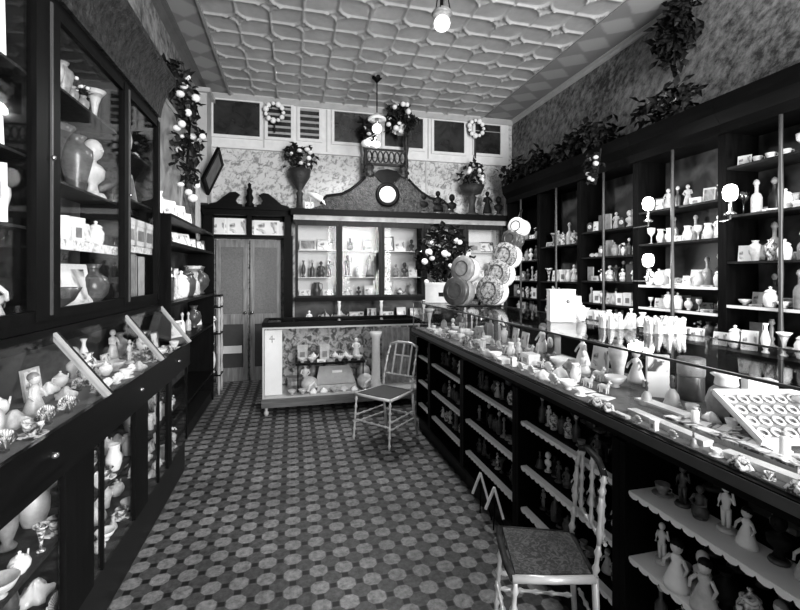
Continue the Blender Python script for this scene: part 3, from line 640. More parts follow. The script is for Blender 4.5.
row('on upper shelf of the far left unit', (-1.12, 3.98, 1.875), (-1.12, 5.88, 1.875), 7, [('card', 'white'), ('frame', 'dark pale'), ('card', 'white')], 82, PI/2-.5, (.17, .19), 'near end')
row('on top of the far left unit', (-1.12, 4.0, 2.106), (-1.12, 5.4, 2.106), 4, [('card', 'white'), ('vase', 'dark white')], 83, PI/2-.6, (.2, .26), 'near end')
row('on low shelf of the far left unit', (-1.12, 3.98, .975), (-1.12, 5.88, .975), 7, [('card', 'white'), ('vase', 'dark'), ('bottle', 'dark pale')], 84, PI/2-.5, (.2, .3), 'near end')
t = thing('turned_whatnot_stand', 'small dark stand with pale turned spindles in the back left corner', 'stand', (-1.06, 6.25, 0))
for z in (.25, .8, 1.15, 1.3): MB().box(-.13, -.13, z, .13, .13, z+.02).build('tier', DARKH, t)
SPN = [(.012, 0), (.02, .1), (.012, .2), (.022, .3), (.012, .4), (.022, .6), (.012, .78), (.014, .8), (.02, .9), (.012, .95), (.022, 1.05), (.012, 1.15), (.02, 1.22), (.012, 1.3)]
for x in (-.11, .11):
    for y in (-.11, .11): MB().lathe(SPN, (x, y, 0), 8).build('spindle', PALEP, t)
put('figurine', 'white', 'robed', (-1.06, 6.25, .822), .2, .28, None, 'white robed figurine on the turned stand in the back left corner')
put('vase', 'white', 'slender', (-1.06, 6.25, .272), 0, .4, .2, 'slender white vase low on the turned stand in the back left corner')

# ================================================================== BACK WALL
# cards over the doors
for i, (x, v, w) in enumerate([(-1.06, 'upright', .1), (-.93, 'upright', .1), (-.80, 'square', .12)]):
    put('card', 'white', v, (x, 6.80, 2.172), .1*i-.1, .26, None, '%s of three white picture cards over the left door' % ['leftmost', 'middle', 'rightmost'][i], 'cards over the double doors')
put('card', 'white', 'wide', (-.38, 6.80, 2.172), 0, .24, None, 'wide white card in the middle of the ledge over the right door', 'cards over the double doors')
put('card', 'white', 'upright', (-.53, 6.82, 2.172), 0, .24, None, 'narrow white card left of the wide one over the right door', 'cards over the double doors')
put('card', 'white', 'upright', (-.20, 6.80, 2.172), -.2, .22, None, 'narrow white card right of the wide one over the right door', 'cards over the double doors')

bc = thing('back_wall_cabinet', 'large dark glass-fronted cabinet with arched carved pediment along the back wall', 'cabinet', (0, 6.96, 0))
CX0, CX1, CY0 = .03, 3.45, -.40
MB().box(CX0, -.012, 1.2, CX1, -.004, 2.40).build('white_back_panel', PAPER, bc)
MB().box(CX0, -.012, .85, CX1, -.004, 1.2).build('niche_back_panel', BACKP, bc)
b = MB(); b.box(CX0, CY0, 0, CX1, -.004, .80).build('base_cupboard', DARKX, bc); MB().box(CX0-.03, CY0-.1, .80, CX1, -.012, .85).build('counter_ledge', DARKX, bc)
MB().box(CX0, CY0, 1.19, CX1, -.012, 1.25).build('cabinet_floor', DARKX, bc)
MB().box(CX0, CY0, 2.37, CX1, -.004, 2.41).build('cabinet_top', DARKX, bc)
MB().box(CX0-.02, CY0-.03, 2.40, CX1, -.004, 2.47).build('frieze', plain('pale_frieze', .35, .45, var=.4, sc=5), bc)
MB().box(CX0-.06, CY0-.08, 2.47, CX1+.03, -.004, 2.56).build('cornice', DARKX, bc)
MULL = [.03, .68, 1.33, 2.02, 2.72, 3.38]
for x in MULL[1:-1]: MB().box(x-.01, CY0+.03, 1.25, x+.01, -.012, 2.37).build('divider', DARKW, bc)
for a, b_ in zip(MULL[:-1], MULL[1:]):
    f = MB(); t_ = .042; a2 = a+.002; b2 = b_-.002
    f.box(a2, CY0-.02, 1.25, a2+t_, CY0+.01, 2.40).box(b2-t_, CY0-.02, 1.25, b2, CY0+.01, 2.40).box(a2+t_, CY0-.02, 1.25, b2-t_, CY0+.01, 1.28).box(a2+t_, CY0-.02, 2.32, b2-t_, CY0+.01, 2.40)
    d = f.build('cabinet_door', wood('brown_wood', .018, .4), bc); MB().box(a2+t_, CY0-.008, 1.28, b2-t_, CY0-.003, 2.32).build('door_glass', GLASS, d)
    for z in (1.54, 1.95): MB().box(a+.012, CY0+.06, z, b_-.012, -.014, z+.012).build('shelf', plain('pale_shelf', .55, .4), bc)
for x in MULL[1:]: MB().lathe([(.03, .85), (.03, .87), (.02, .9), (.028, .98), (.018, 1.06), (.028, 1.12), (.022, 1.16), (.032, 1.19)], (x, CY0+.02, 0), 10).build('white_baluster', SH['white'], bc)
m = MB(); cx = 1.425
half = [(.14, 3.02), (.16, 3.10), (.20, 3.14), (.20, 3.18), (.32, 3.18), (.34, 3.08), (.44, 2.98), (.56, 2.88), (.70, 2.80), (.92, 2.765), (1.0, 2.70), (1.0, 2.64)]
P = [(cx-x, z) for x, z in half[::-1]]+[(cx+x, z) for x, z in half]+[(cx+1.25, 2.56), (cx-1.2, 2.56)]
m.prism(P, 1, -.38, -.30); m.build('carved_pediment', CARVED, bc)
for sg in (-1, 1): MB().tube([(cx+sg*x, -.36, z+.01) for x, z in half[5:]], .028, 8).build('pediment_moulding', DARKX, bc)
for sg in (-1, 1): MB().lathe([(.07, 3.10), (.075, 3.16), (.05, 3.2), (.075, 3.25), (.04, 3.31), (.0, 3.34)], (cx+sg*.27, -.34, 0), 12).build('pediment_finial', CARVED, bc)
b = MB().prism([(cx-.06, 2.98), (cx+.06, 2.98), (cx+.22, 3.13), (cx+.15, 3.2), (cx, 3.23), (cx-.15, 3.2), (cx-.22, 3.13)], 1, -.40, -.36); b.build('fan_crest', DARKX, bc)
M = Matrix.Translation((cx, -.38, 2.83)) @ Matrix.Rotation(PI/2, 4, 'X')
MB().lathe([(.19, 0), (.19, .03), (.15, .045), (.13, .02), (.13, 0)], n=28, M=M).build('clock_ring', DARKX, bc)
MB().lathe([(.128, .0), (.128, .03), (.0, .032)], n=28, M=M).build('clock_dial', SH['white'], bc)
# goods in the cabinet: bay by bay
BAYN = ['first', 'second', 'third', 'fourth', 'fifth']
bays = list(zip(MULL[:-1], MULL[1:]))
SPEC = {
 (0, 0): [('card', 'white', 'wide', .16), ('jug', 'dark', '', .22), ('card', 'white', 'wide', .16)],
 (0, 1): [('vase', 'dark', 'slender', .30), ('bottle', 'dark', '', .27), ('figurine', 'dark', 'seated', .30), ('figurine', 'dark', 'standing', .34)],
 (0, 2): [('card', 'pale', 'wide', .22), ('frame', 'pale', 'wide', .2)],
 (1, 0): [('card', 'white', 'wide', .2), ('figurine', 'dark', 'bust', .16), ('card', 'white', 'square', .2)],
 (1, 1): [('figurine', 'black', 'standing', .36), ('figurine', 'white', 'seated', .22), ('figurine', 'grey', 'robed', .36)],
 (1, 2): [('figurine', 'dark', 'seated', .22), ('clock', 'dark', '', .2)],
 (2, 0): [('frame', 'pale', 'upright', .24), ('teapot', 'patterned', '', .2), ('vase', 'pale', 'round', .2)],
 (2, 1): [('vase', 'pale', 'slender', .25), ('figurine', 'grey', 'seated', .22), ('figurine', 'dark', 'bust', .24), ('card', 'white', 'upright', .3)],
 (2, 2): [('frame', 'dark', 'upright', .24), ('card', 'white', 'square', .28), ('figurine', 'dark', 'bust', .2)],
 (3, 0): [('card', 'white', 'wide', .22), ('vase', 'dark', 'flared', .24)], (3, 1): [('vase', 'white', 'slender', .3), ('figurine', 'dark', 'robed', .3), ('jar', 'pale', '', .25)], (3, 2): [('card', 'white', 'wide', .28), ('jug', 'dark', '', .2)],
 (4, 0): [('card', 'white', 'square', .24), ('figurine', 'dark', 'robed', .2)], (4, 1): [('figurine', 'grey', 'standing', .32), ('card', 'white', 'wide', .25), ('vase', 'patterned', 'round', .25)], (4, 2): [('box', 'pale', 'square', .2), ('frame', 'dark', 'wide', .22)]}
SN = ['bottom', 'middle shelf', 'top shelf']
for (bi, si), its in SPEC.items():
    a, b_ = bays[bi]; n = len(its); w = (b_-a-.12)/n
    for k, (kind, sh, v, h) in enumerate(its):
        look = ' '.join(x for x in (sh, v, KIND[kind][1]) if x)
        put(kind, sh, v, (a+.06+w*(k+.5), 6.96-.2, (1.252, 1.554, 1.964)[si]), 0, h, w*.95, '%s, %s from left on %s, %s bay of back cabinet' % (look, ORD[k], SN[si], BAYN[bi]))
row('in the open niche under the back cabinet', (.12, 6.80, .852), (3.3, 6.80, .852), 13, [('box', 'white pale'), ('frame', 'pale'), ('vase', 'pale dark'), ('teapot', 'white'), ('clock', 'dark grey'), ('figurine', 'dark grey'), ('card', 'white')], 91, 0, (.22, .32), 'left')
row('at the front of the niche ledge', (.12, 6.50, .852), (3.3, 6.50, .852), 14, [('box', 'white grey'), ('cup', 'white'), ('jar', 'dark pale'), ('figurine', 'dark white'), ('bell', 'brass grey'), ('goblet', 'white clear')], 92, 0, (.15, .24), 'left')
# on top of the back cabinet
t = thing('flower_basket', 'ribbed basket of flowers on a pedestal above the left end of back cabinet', 'flowers', (.10, 6.75, 2.562))
MB().lathe([(.09, 0), (.09, .03), (.05, .05), (.045, .22), (.06, .26), (.03, .30), (.09, .40), (.15, .5), (.17, .62), (.15, .62), (.1, .5)], n=16).build('basket', plain('ribbed_basket', .016, .6, var=.6, bump=.6), t)
foliage(t, rnd, 110, inball(.26, .14, .22, (0, 0, .82)), .12); blossoms(t, rnd, 9, onball(.2, .13, .16, (0, -.03, .8)), .036)
t = thing('flower_basket', 'shallow bowl of flowers on a dark pedestal above the right of back cabinet', 'flowers', (2.88, 6.68, 2.562))
MB().lathe([(.12, 0), (.12, .03), (.06, .06), (.05, .2), (.08, .3), (.05, .34), (.16, .37), (.21, .50), (.18, .50), (.1, .4)], n=16).build('basket', plain('ribbed_basket', .016, .6), t)
foliage(t, rnd, 90, inball(.22, .14, .24, (0, 0, .68)), .12); blossoms(t, rnd, 8, onball(.19, .13, .14, (0, -.03, .65)), .038)
t = thing('white_shell_horn', 'white curved shell horn lying on the back cabinet right of the basket', 'ornament', (.42, 6.62, 2.575))
MB().tube([(-.2, 0, .24), (-.1, 0, .2), (.0, 0, .15), (.06, 0, .06), (.2, 0, .025)], [.02, .045, .05, .04, .012], 10).build('horn', SH['white'], t); MB().tube([(-.16, 0, .2), (-.16, 0, -.012)], .008, 6).build('prop', BRASS, t)
put('card', 'white', 'square', (.24, 6.62, 2.562), 0, .12, None, 'tiny white card under the shell horn on the back cabinet')
put('bell', 'grey', '', (.56, 6.62, 2.562), 0, .09, None, 'little grey bell at the right end of the shell horn')
# twin columns with a fretwork shelf and the big bouquet over the pediment
t = thing('fretwork_arch', 'ornate openwork arch with two columns standing above the clock pediment', 'arch', (1.43, 6.70, 3.19))
for s in (-1, 1): MB().lathe([(.05, 0), (.05, .03), (.025, .06), (.04, .16), (.025, .3), (.045, .42), (.03, .55), (.05, .62)], (s*.33, 0, 0), 12).build('column', CARVED, t)
b = MB(); b.box(-.36, -.03, .12, .36, .03, .15).box(-.36, -.03, .36, .36, .03, .38)
for k in range(7):
    x = -.27+k*.09; b.tube([(x+.04*math.cos(q*PI/5), 0, .255+.09*math.sin(q*PI/5)) for q in range(10)], .012, 5, True)
b.build('fretwork', CARVED, t)
t = thing('flower_bouquet', 'large bouquet of white blossoms on the arch right of the hanging lamp', 'flowers', (1.66, 6.68, 3.815))
MB().lathe([(.06, 0), (.07, .02), (.05, .06), (.09, .14), (.07, .16)], n=12).build('vase', SH['pale'], t)
foliage(t, rnd, 170, inball(.26, .15, .27, (0, 0, .26)), .12); blossoms(t, rnd, 14, onball(.22, .16, .24, (0, -.04, .24)), .045)
t = thing('flower_bouquet', 'dark leafy sprays with pale blossoms at left on the fretwork arch', 'flowers', (1.13, 6.68, 3.82))
MB().lathe([(.05, 0), (.06, .02), (.04, .05), (.07, .1)], n=12).build('vase', SH['dark'], t)
foliage(t, rnd, 80, inball(.13, .12, .16, (0, 0, .06)), .11); blossoms(t, rnd, 5, onball(.11, .12, .1, (0, -.04, -.05)), .03)
for i, (x, z, lab) in enumerate([(-.27, 4.05, 'wreath of white flowers hung on the transom windows at left'), (3.02, 4.07, 'wreath of white flowers hung on the transom windows at right')]):
    t = thing('flower_wreath', lab, 'wreath', (x, 6.84, z), 0, 'wreaths on the transom windows')
    MB().tube([(.12*math.cos(q*PI/8), 0, .12*math.sin(q*PI/8)) for q in range(16)], .022, 6, True).build('wreath_ring', LEAF, t)
    foliage(t, rnd, 45, lambda r: (lambda a: (.13*math.cos(a), r.uniform(-.03, .02), .13*math.sin(a)))(r.uniform(0, 6.28)), .06)
    for q in range(11): a = q*2*PI/11; MB().ball((.13*math.cos(a), -.03, .13*math.sin(a)), .03+.008*(q % 3), 8).build('blossom', PETAL, t)
    MB().tube([(0, 0, -.12), (0, .01, -.5 if i else -.3)], .012, 5).build('ribbon', LEAF, t)
# dark busts along the right part of the cabinet
for i, x in enumerate((2.02, 2.26, 2.50, 3.12, 3.32)):
    put('figurine', 'black', ('bust', 'seated', 'bust', 'robed', 'bust')[i], (x, 6.60, 2.562), 0, .34+.06*(i % 2), None, 'black %s ornament, %s from left on the right of the back cabinet top' % (('bust', 'seated', 'bust', 'robed', 'bust')[i], ORD[i]), 'black ornaments on the back cabinet')
# leafy plant with white blooms in front of the cabinet
t = thing('flowering_plant', 'big dark plant with white blooms standing before the back cabinet', 'plant', (2.15, 5.95, 0))
MB().lathe([(.16, 0), (.17, .03), (.08, .08), (.06, .5), (.09, .86), (.18, .90), (.2, 1.1), (.17, 1.1)], n=16).build('pedestal_pot', BLACK, t)
MB().tube([(0, 0, 1.0), (.03, 0, 1.4), (-.02, 0, 1.9)], .02, 6).build('stem', DARKW, t)
foliage(t, rnd, 420, inball(.42, .22, .5, (0, 0, 1.85)), .15); blossoms(t, rnd, 36, onball(.38, .2, .40, (0, -.07, 1.72)), .05)

# ------------------------------------------------------------------ free-standing display case
dc = thing('glass_display_case', 'free-standing glass display case on small feet in front of the back cabinet', 'display case', (.55, 5.06, 0))
x0, x1, dp = -.88, .95, .55
for x in (x0+.04, x1-.04):
    for y in (.04, dp-.04): MB().lathe([(.012, 0), (.028, .02), (.028, .045), (.015, .06), (.022, .1)], (x, y, 0), 10).build('foot', PALEP, dc)
MB().box(x0-.01, -.01, .10, x1+.01, dp+.01, .20).build('base', wood('case_base_wood', .10, .35, 0), dc)
MB().box(x0, 0, .20, x1, dp, .215).build('floor_cloth', PALEP, dc)
b = MB()
for x in (x0, x1-.02):
    for y in (0, dp-.02): MB().box(x, y, .215, x+.02, y+.02, .98).build('corner_post', PALEP, dc)
b = MB(); b.box(x0, 0, .98, x1, .03, 1.0).box(x0, dp-.03, .98, x1, dp, 1.0).box(x0, .03, .98, x0+.03, dp-.03, 1.0).box(x1-.03, .03, .98, x1, dp-.03, 1.0); b.build('light_rail', PALEP, dc)
b = MB(); b.box(x0-.005, -.005, 1.0, x1+.005, .04, 1.055).box(x0-.005, dp-.04, 1.0, x1+.005, dp+.005, 1.055).box(x0-.005, .04, 1.0, x0+.04, dp-.04, 1.055).box(x1-.04, .04, 1.0, x1+.005, dp-.04, 1.055); b.build('top_rail', DARKX, dc)
MB().box(x0+.04, .04, 1.035, x1-.04, dp-.04, 1.042).build('glass_top', GLASS, dc)
MB().box(x0+.02, .004, .215, x1-.02, .009, .98).build('front_glass', GLASS, dc)
MB().box(x0+.005, .02, .215, x0+.01, dp-.02, .98).build('end_glass', GLASS, dc); MB().box(x1-.01, .02, .215, x1-.005, dp-.02, .98).build('end_glass', GLASS, dc)
MB().box(x0+.02, dp-.012, .215, x1-.02, dp-.004, .98).build('back_panel', plain('case_back', .12, .6), dc)
MB().box(-.52, .12, .53, .30, dp-.04, .555).build('middle_shelf', DARKX, dc)
b = MB(); 
for x in (-.50, .27): b.box(x, .14, .215, x+.015, .155, .53)
b.build('shelf_bracket', DARKX, dc)
CX, CY = .55, 5.06
t = thing('white_screen_panel', 'tall white embroidered panel standing at the left end of the display case', 'panel', (CX-.76, CY+.10, .217))
MB().box(-.10, -.01, 0, .09, .01, .74).build('panel', PAPER, t); MB().tube([(-.02, -.013, .6), (-.02, -.013, .68), (-.05, -.013, .64), (.01, -.013, .64)], .004, 4).build('motif', LEAF, t)
t = thing('white_pillar_ornament', 'tall white pillar ornament at the right side of the display case', 'ornament', (CX+.43, CY+.12, .217))
MB().lathe([(.07, 0), (.07, .05), (.055, .08), (.05, .60), (.07, .64), (.075, .68)], n=16).build('pillar', SH['white'], t)
t = thing('open_sewing_box', 'large pale box with open tilted lid on the display case floor', 'box', (CX-.05, CY+.18, .217))
MB().box(-.22, -.06, 0, .24, .12, .07).build('box_body', SH['pale'], t)
M = Matrix.Translation((0, -.03, .07)) @ Matrix.Rotation(math.radians(-28), 4, 'X'); MB().prism([(-.24, 0), (.24, 0), (.17, .22), (-.19, .22)], 1, -.012, .012).build('box_lid', plain('pale_leather', .36, .5), t).matrix_local = M
MB().box(-.06, -.02, .0, .06, -.012, .03).build('name_plate', SH['white'], t).matrix_local = M @ Matrix.Translation((.02, 0, .13))
for nm, x, lab in (('rounded_shell', -.36, 'rounded pale shell left of the open box in the display case'), ('rounded_shell', .30, 'rounded pale shell right of the open box in the display case')):
    t = thing(nm, lab, 'shell', (CX+x, CY+.15, .217)); b = MB().ball((0, 0, .09), .10, 14, sz=.9, sy=.7); b.build('shell_body', SH['pale'], t)
    MB().tube([(-.02, -.07, .02), (.0, -.08, .08), (.05, -.07, .12), (.08, -.04, .06)], .014, 6).build('shell_lip', SH['white'], t)
put('figurine', 'white', 'robed', (CX-.40, CY+.40, .217), 0, .28, None, 'white robed figurine behind the left pale shell in the display case')
row('on the middle shelf of the display case', (CX-.50, CY+.3, .557), (CX+.28, CY+.3, .557), 6, [('cloth', 'white'), ('figurine', 'white dark pale'), ('vase', 'white pale patterned'), ('teapot', 'white pale'), ('box', 'pale'), ('card', 'pale white'), ('jug', 'pale')], 101, 0, (.26, .38), 'left')
row('at the front of the case middle shelf', (CX-.50, CY+.17, .557), (CX+.28, CY+.17, .557), 7, [('cup', 'white pale'), ('bowl', 'pale'), ('figurine', 'dark white'), ('box', 'white grey')], 102, 0, (.1, .16), 'left')
row('on the floor behind the case middle shelf', (CX-.62, CY+.44, .217), (CX+.85, CY+.44, .217), 7, [('vase', 'pale grey'), ('card', 'pale'), ('jug', 'pale white'), ('box', 'grey pale')], 103, 0, (.25, .3), 'left')
row('on the floor at the front of the display case', (CX-.62, CY+.065, .217), (CX+.34, CY+.065, .217), 8, [('cup', 'white pale'), ('cloth', 'white'), ('bowl', 'pale'), ('shell', 'white')], 105, 0, (.07, .10), 'left')
t = thing('lace_panel', 'pale lace panel hung across the back of the display case', 'cloth', (CX, CY+.515, .217)); q = MB(); P = [(-.84+1.68*i/60, .008*math.sin(i*1.1)) for i in range(61)]; q.prism(P+[(x, y+.003) for x, y in P[::-1]], 2, .02, .72); q.build('lace_cloth', patterned('grey_lace', .06, .4, 14, .4, .56, .8), t)
t = thing('draped_cloth', 'pale cloth hung at the right end of the display case', 'cloth', (CX+.72, CY+.3, .217))
b = MB(); P = [(-.18+.36*i/24, .018*math.sin(i*1.3)) for i in range(25)]; b.prism(P+[(x, y+.008) for x, y in P[::-1]], 2, 0, .70); b.build('cloth', plain('grey_cloth', .3, .8, var=.4), t)

# ================================================================== RIGHT COUNTER
SB = [-.20, .62, 1.45, 2.27, 3.09, 3.91, 4.35]
def scallop(y0, y1, x, z, wd=.05):
    b = MB(); n = max(2, int((y1-y0)/.045)); w = (y1-y0)/n; P = [(y0, z)]
    for k in range(n):
        for q in range(5): a = PI*q/4; P.append((y0+w*(k+.5)-w*.5*math.cos(a), z-.006-.014*math.sin(a)))
    P.append((y1, z)); b.prism(P, 0, x-.002, x+.001); b.box(x, y0, z, x+wd, y1, z+.003); return b
SECN = ['nearest', 'second', 'third', 'fourth', 'fifth', 'farthest']
SZ = (.755, .50, .262)
for i, (a, b_) in enumerate(zip(SB[:-1], SB[1:])):
    t = thing('counter_cabinet', 'dark open-fronted cabinet with paper-edged shelves, %s section of the right counter' % SECN[i], 'cabinet', (1.25, (a+b_)/2, 0)); l = (b_-a)/2; d = .58; e = .001
    MB().box(.03, -l+e, 0, d, l-e, .12).build('plinth', BLACK, t)
    MB().box(-.01, -l+e, .962, d, l-e, 1.02).build('top_rail', DARKH, t)
    MB().box(d-.015, -l+e, .12, d, l-e, .945).build('back_panel', DARKW, t)
    MB().box(0, -l+e, .12, d-.015, -l+.04, .945).build('side_post', DARKW, t); MB().box(0, l-.03, .12, d-.015, l-e, .945).build('side_post', DARKW, t)
    MB().box(0, -l+.04, .12, d-.015, l-.03, .14).build('floor_board', DARKH, t)
    for z in SZ:
        q = MB().box(.02, -l+.04, z-.015, d-.015, l-.03, z).build('shelf', DARKH, t)
        scallop(-l+.04, l-.03, .018, z+.001, .15 if i < 2 else .035).build('scalloped_shelf_paper', PAPER, q)
sd = 200
for i, (a, b_) in enumerate(zip(SB[:-1], SB[1:])):
    if i == 5: n = 3
    else: n = 9 if i < 2 else 12
    if i == 0: a = .0
    for z, zn in zip(SZ, ('top', 'middle', 'lowest')):
        hi = (.12, .155) if zn != 'lowest' else (.14, .18)
        w0, w1 = a+.06, b_-.05
        if i == 1:
            row('front of %s shelf, %s counter section' % (zn, SECN[i]), (1.37, w1, z+.005), (1.37, w0, z+.005), 9, DARKFIG, sd, -PI/2+.1, hi, 'far end', .012)
        else:
            row('front of %s shelf, %s counter section' % (zn, SECN[i]), (1.37, w1, z+.005), (1.37, w0, z+.005), n, DARKFIG, sd, -PI/2+.1, hi, 'far end', .012)
        sd += 1
        if i < 5:
            row('back of %s shelf, %s counter section' % (zn, SECN[i]), (1.60, w1, z), (1.60, w0, z), n-1 if n > 3 else 3, [('bottle', 'dark black'), ('vase', 'dark grey'), ('box', 'grey'), ('book', 'dark grey'), ('figurine', 'dark')], sd, -PI/2, (.16, .19), 'far end', .012); sd += 1
for yy, lab, sh in ((1.235, 'white-dressed doll on the lowest visible shelf, left of its grey neighbour', 'white'), (1.13, 'pale-dressed doll just right of the white-dressed one on the counter shelf', 'pale')):
    put('doll', sh, 'dark haired', (1.30, yy, .505), -PI/2+.3, .17, .095, lab)
# two small folding cards on the lower shelf edge
for i, (y, z) in enumerate(((2.62, .17), (2.42, .17))):
    t = thing('tent_card', ('white folded tent card on the counter plinth, %s one' % ('farther', 'nearer')[i]), 'card', (1.19, y, 0), -PI/2+.4)
    for s in (-1, 1): MB().tube([(0, 0, .30), (s*.07, 0, .14)], .010, 4).build('card_strip', PAPER, t)
    for s in (-1, 1): MB().tube([(0, .01, .29), (s*.05, .05, .001)], .006, 4).build('stand_leg', DARKW, t)

# glass showcase standing on the counter, one long case
gs = thing('glass_showcase', 'long low glass showcase running along the top of the right counter', 'showcase', (1.216, 0, 1.021)); y0, y1 = -.20, 4.35; d = .60; H = .297
MB().box(-.012, y0, 0, d+.01, y1, .02).build('base_board', DARKH, gs); MB().box(.012, y0+.01, .02, d-.01, y1-.01, .025).build('lining_cloth', plain('pale_lining_cloth', .10, .8, var=.5, sc=12), gs)
MB().box(-.016, y0, -.018, -.012, y1, .015).build('front_bead', plain('worn_dark_edge', .05, .4), gs)
b = MB().box(0, y0, H-.008, .010, y1, H).box(d-.010, y0, H-.008, d, y1, H)
for y in (y1-.008,): b.box(0, y, .02, .008, y+.008, H).box(d-.008, y, .02, d, y+.008, H).box(.01, y, H-.008, d-.01, y+.008, H)
b.build('metal_edging', plain('dull_metal_edging', .10, .3, .6), gs)
for k, y in enumerate((1.36, 2.85)): MB().box(.003, y, .025, .009, y+.008, H-.008).box(.009, y+.002, .025, d-.009, y+.006, H-.010).build('glass_divider', GLASS, gs)
MB().box(.003, y0+.01, .02, .007, y1-.01, H-.008).build('front_glass', GLASS, gs)
MB().box(.010, y0+.01, H-.006, d-.010, y1-.01, H-.001).build('top_glass', GLASS, gs)
MB().box(.01, y1-.006, .02, d-.01, y1-.002, H-.008).build('end_glass', GLASS, gs)
DZ = 1.046
def box_open(name, lab, loc, rz, w, dpt, h, mat, cat='box'):
    t = thing(name, lab, cat, loc, rz); MB().box(-w/2, -dpt/2, 0, w/2, dpt/2, h).build('box_body', mat, t); MB().box(-w/2-.003, -dpt/2-.003, h*.7, w/2+.003, dpt/2+.003, h+.003).build('box_lid', PAPER, t); return t
put('vase', 'white', 'flared', (1.33, 4.15, DZ), 0, .22, None, 'white flared vase at the far end of the glass showcase')
put('figurine', 'white', 'bust', (1.33, 3.30, DZ), 0, .12, None, 'small white bust in the far part of the glass showcase')
SHOWM = [('cloth', 'white'), ('fan', 'white pale patterned'), ('cup', 'white patterned'), ('box', 'white pale'), ('shell', 'white pale'), ('bowl', 'white'), ('figurine', 'white pale'), ('teapot', 'white pale'), ('bell', 'pale'), ('animal', 'white pale grey'), ('card', 'white'), ('candlestick', 'pale')]
FLATM = [('cloth', 'white pale patterned'), ('fan', 'white patterned'), ('cup', 'white patterned'), ('box', 'white'), ('shell', 'white'), ('bowl', 'white'), ('animal', 'white grey')]
row('front row, far third of the glass showcase', (1.29, 4.0, DZ), (1.29, 3.42, DZ), 7, FLATM, 301, -PI/2, (.06, .09), 'far end', .008)
row('second row, far third of the glass showcase', (1.37, 4.25, DZ), (1.37, 2.9, DZ), 14, FLATM+[('figurine', 'white'), ('vase', 'white dark')], 309, -PI/2, (.07, .12), 'far end', .01)
row('middle row, far third of the glass showcase', (1.50, 4.25, DZ), (1.50, 2.90, DZ), 12, SHOWM, 302, -PI/2, (.10, .17), 'far end', .02)
row('back row, far third of the glass showcase', (1.68, 4.25, DZ), (1.68, 2.90, DZ), 11, MIXED, 303, -PI/2, (.15, .22), 'far end', .02)
row('front row, middle of the glass showcase', (1.28, 3.18, DZ), (1.28, 1.66, DZ), 14, FLATM, 304, -PI/2, (.05, .085), 'far end', .01)
row('second row, middle of the glass showcase', (1.43, 2.80, DZ), (1.40, 1.66, DZ), 10, FLATM+[('animal', 'white'), ('jug', 'white')], 305, -PI/2, (.07, .11), 'far end', .012)
row('third row, middle of the glass showcase', (1.54, 2.80, DZ), (1.54, 1.75, DZ), 9, SHOWM, 306, -PI/2, (.09, .15), 'far end', .015)
row('back row, middle of the glass showcase', (1.71, 2.80, DZ), (1.71, 1.50, DZ), 9, [('card', 'white pale'), ('frame', 'dark'), ('box', 'white dark'), ('vase', 'dark pale'), ('clock', 'dark'), ('doll', 'white')], 307, -PI/2, (.16, .22), 'far end', .01)
# near part of the showcase
t = thing('seed_packet_card', 'upright card with dark picture above a bright white lower half', 'card', (1.60, 1.62, DZ), -.55)
MB().box(-.045, -.012, 0, .045, .012, .19).build('card', PAPER, t); MB().box(-.043, -.0145, .115, .043, -.0125, .185).build('printed_picture', CARDM, t)
t = thing('glass_jar', 'tall lidded glass jar to the right of the white-bottomed card', 'jar', (1.71, 1.55, DZ))
MB().lathe([(.05, 0), (.052, .01), (.052, .10), (.04, .12)], n=18).build('jar_body', SH['dark'], t); MB().lathe([(.052, .105), (.055, .115), (.055, .18), (.05, .185)], n=18).build('jar_lid', SH['grey'], t)
t = thing('fish_globe_jar', 'round glass jar with a light neck left of the small upright box', 'jar', (1.60, 1.30, DZ))
MB().lathe([(.045, 0), (.06, .03), (.068, .07), (.055, .11), (.035, .13)], n=18).build('jar_body', SH['grey'], t); MB().lathe([(.036, .13), (.04, .135), (.036, .16), (.052, .172), (.03, .18)], n=16).build('jar_neck', SH['white'], t)
for i, (x, y, hh, lab) in enumerate(((1.42, 1.27, .07, 'small white pill bottle near the front of the showcase by the globe jar'), (1.42, .975, .085, 'small white bottle in front of the ring tray'))):
    t = thing('white_pill_bottle', lab, 'bottle', (x, y, DZ)); MB().lathe([(.013, 0), (.014, .004), (.014, hh*.8), (.008, hh*.88)], n=12).build('bottle_body', SH['white'], t); MB().lathe([(.009, hh*.86), (.009, hh)], n=10).build('cap', SH['pale'], t)
box_open('upright_box', 'small pale upright box standing behind the ring tray', (1.735, 1.28, DZ), -.5, .09, .05, .15, SH['patterned'])
# tray with rings, tilted up at the back
t = thing('ring_tray', 'white tray holding rows of round rings, tilted toward the shopper', 'tray', (1.60, 1.03, DZ), -.25)
M = Matrix.Translation((0, -.02, .012)) @ Matrix.Rotation(math.radians(26), 4, 'X')
b = MB(); w, h = .17, .24; b.box(-w, 0, 0, w, h, .006); b.box(-w, 0, 0, -w+.012, h, .022).box(w-.012, 0, 0, w, h, .022).box(-w+.012, 0, 0, w-.012, .012, .022).box(-w+.012, h-.012, 0, w-.012, h, .022)
b.build('tray', PAPER, t).matrix_local = M
MB().box(-w+.012, .012, .006, w-.012, h-.012, .008).build('tray_lining', SH['grey'], t).matrix_local = M
for r in range(4):
    for c in range(7):
        MB().tube([(-.132+c*.044+.015*math.cos(q*PI/5), .042+r*.052+.017*math.sin(q*PI/5), .013) for q in range(10)], .004, 5, True).build('ring', SH['white'], t).matrix_local = M
MB().box(-.10, .19, 0, .10, .2, .09).build('tray_prop', DARKW, t)
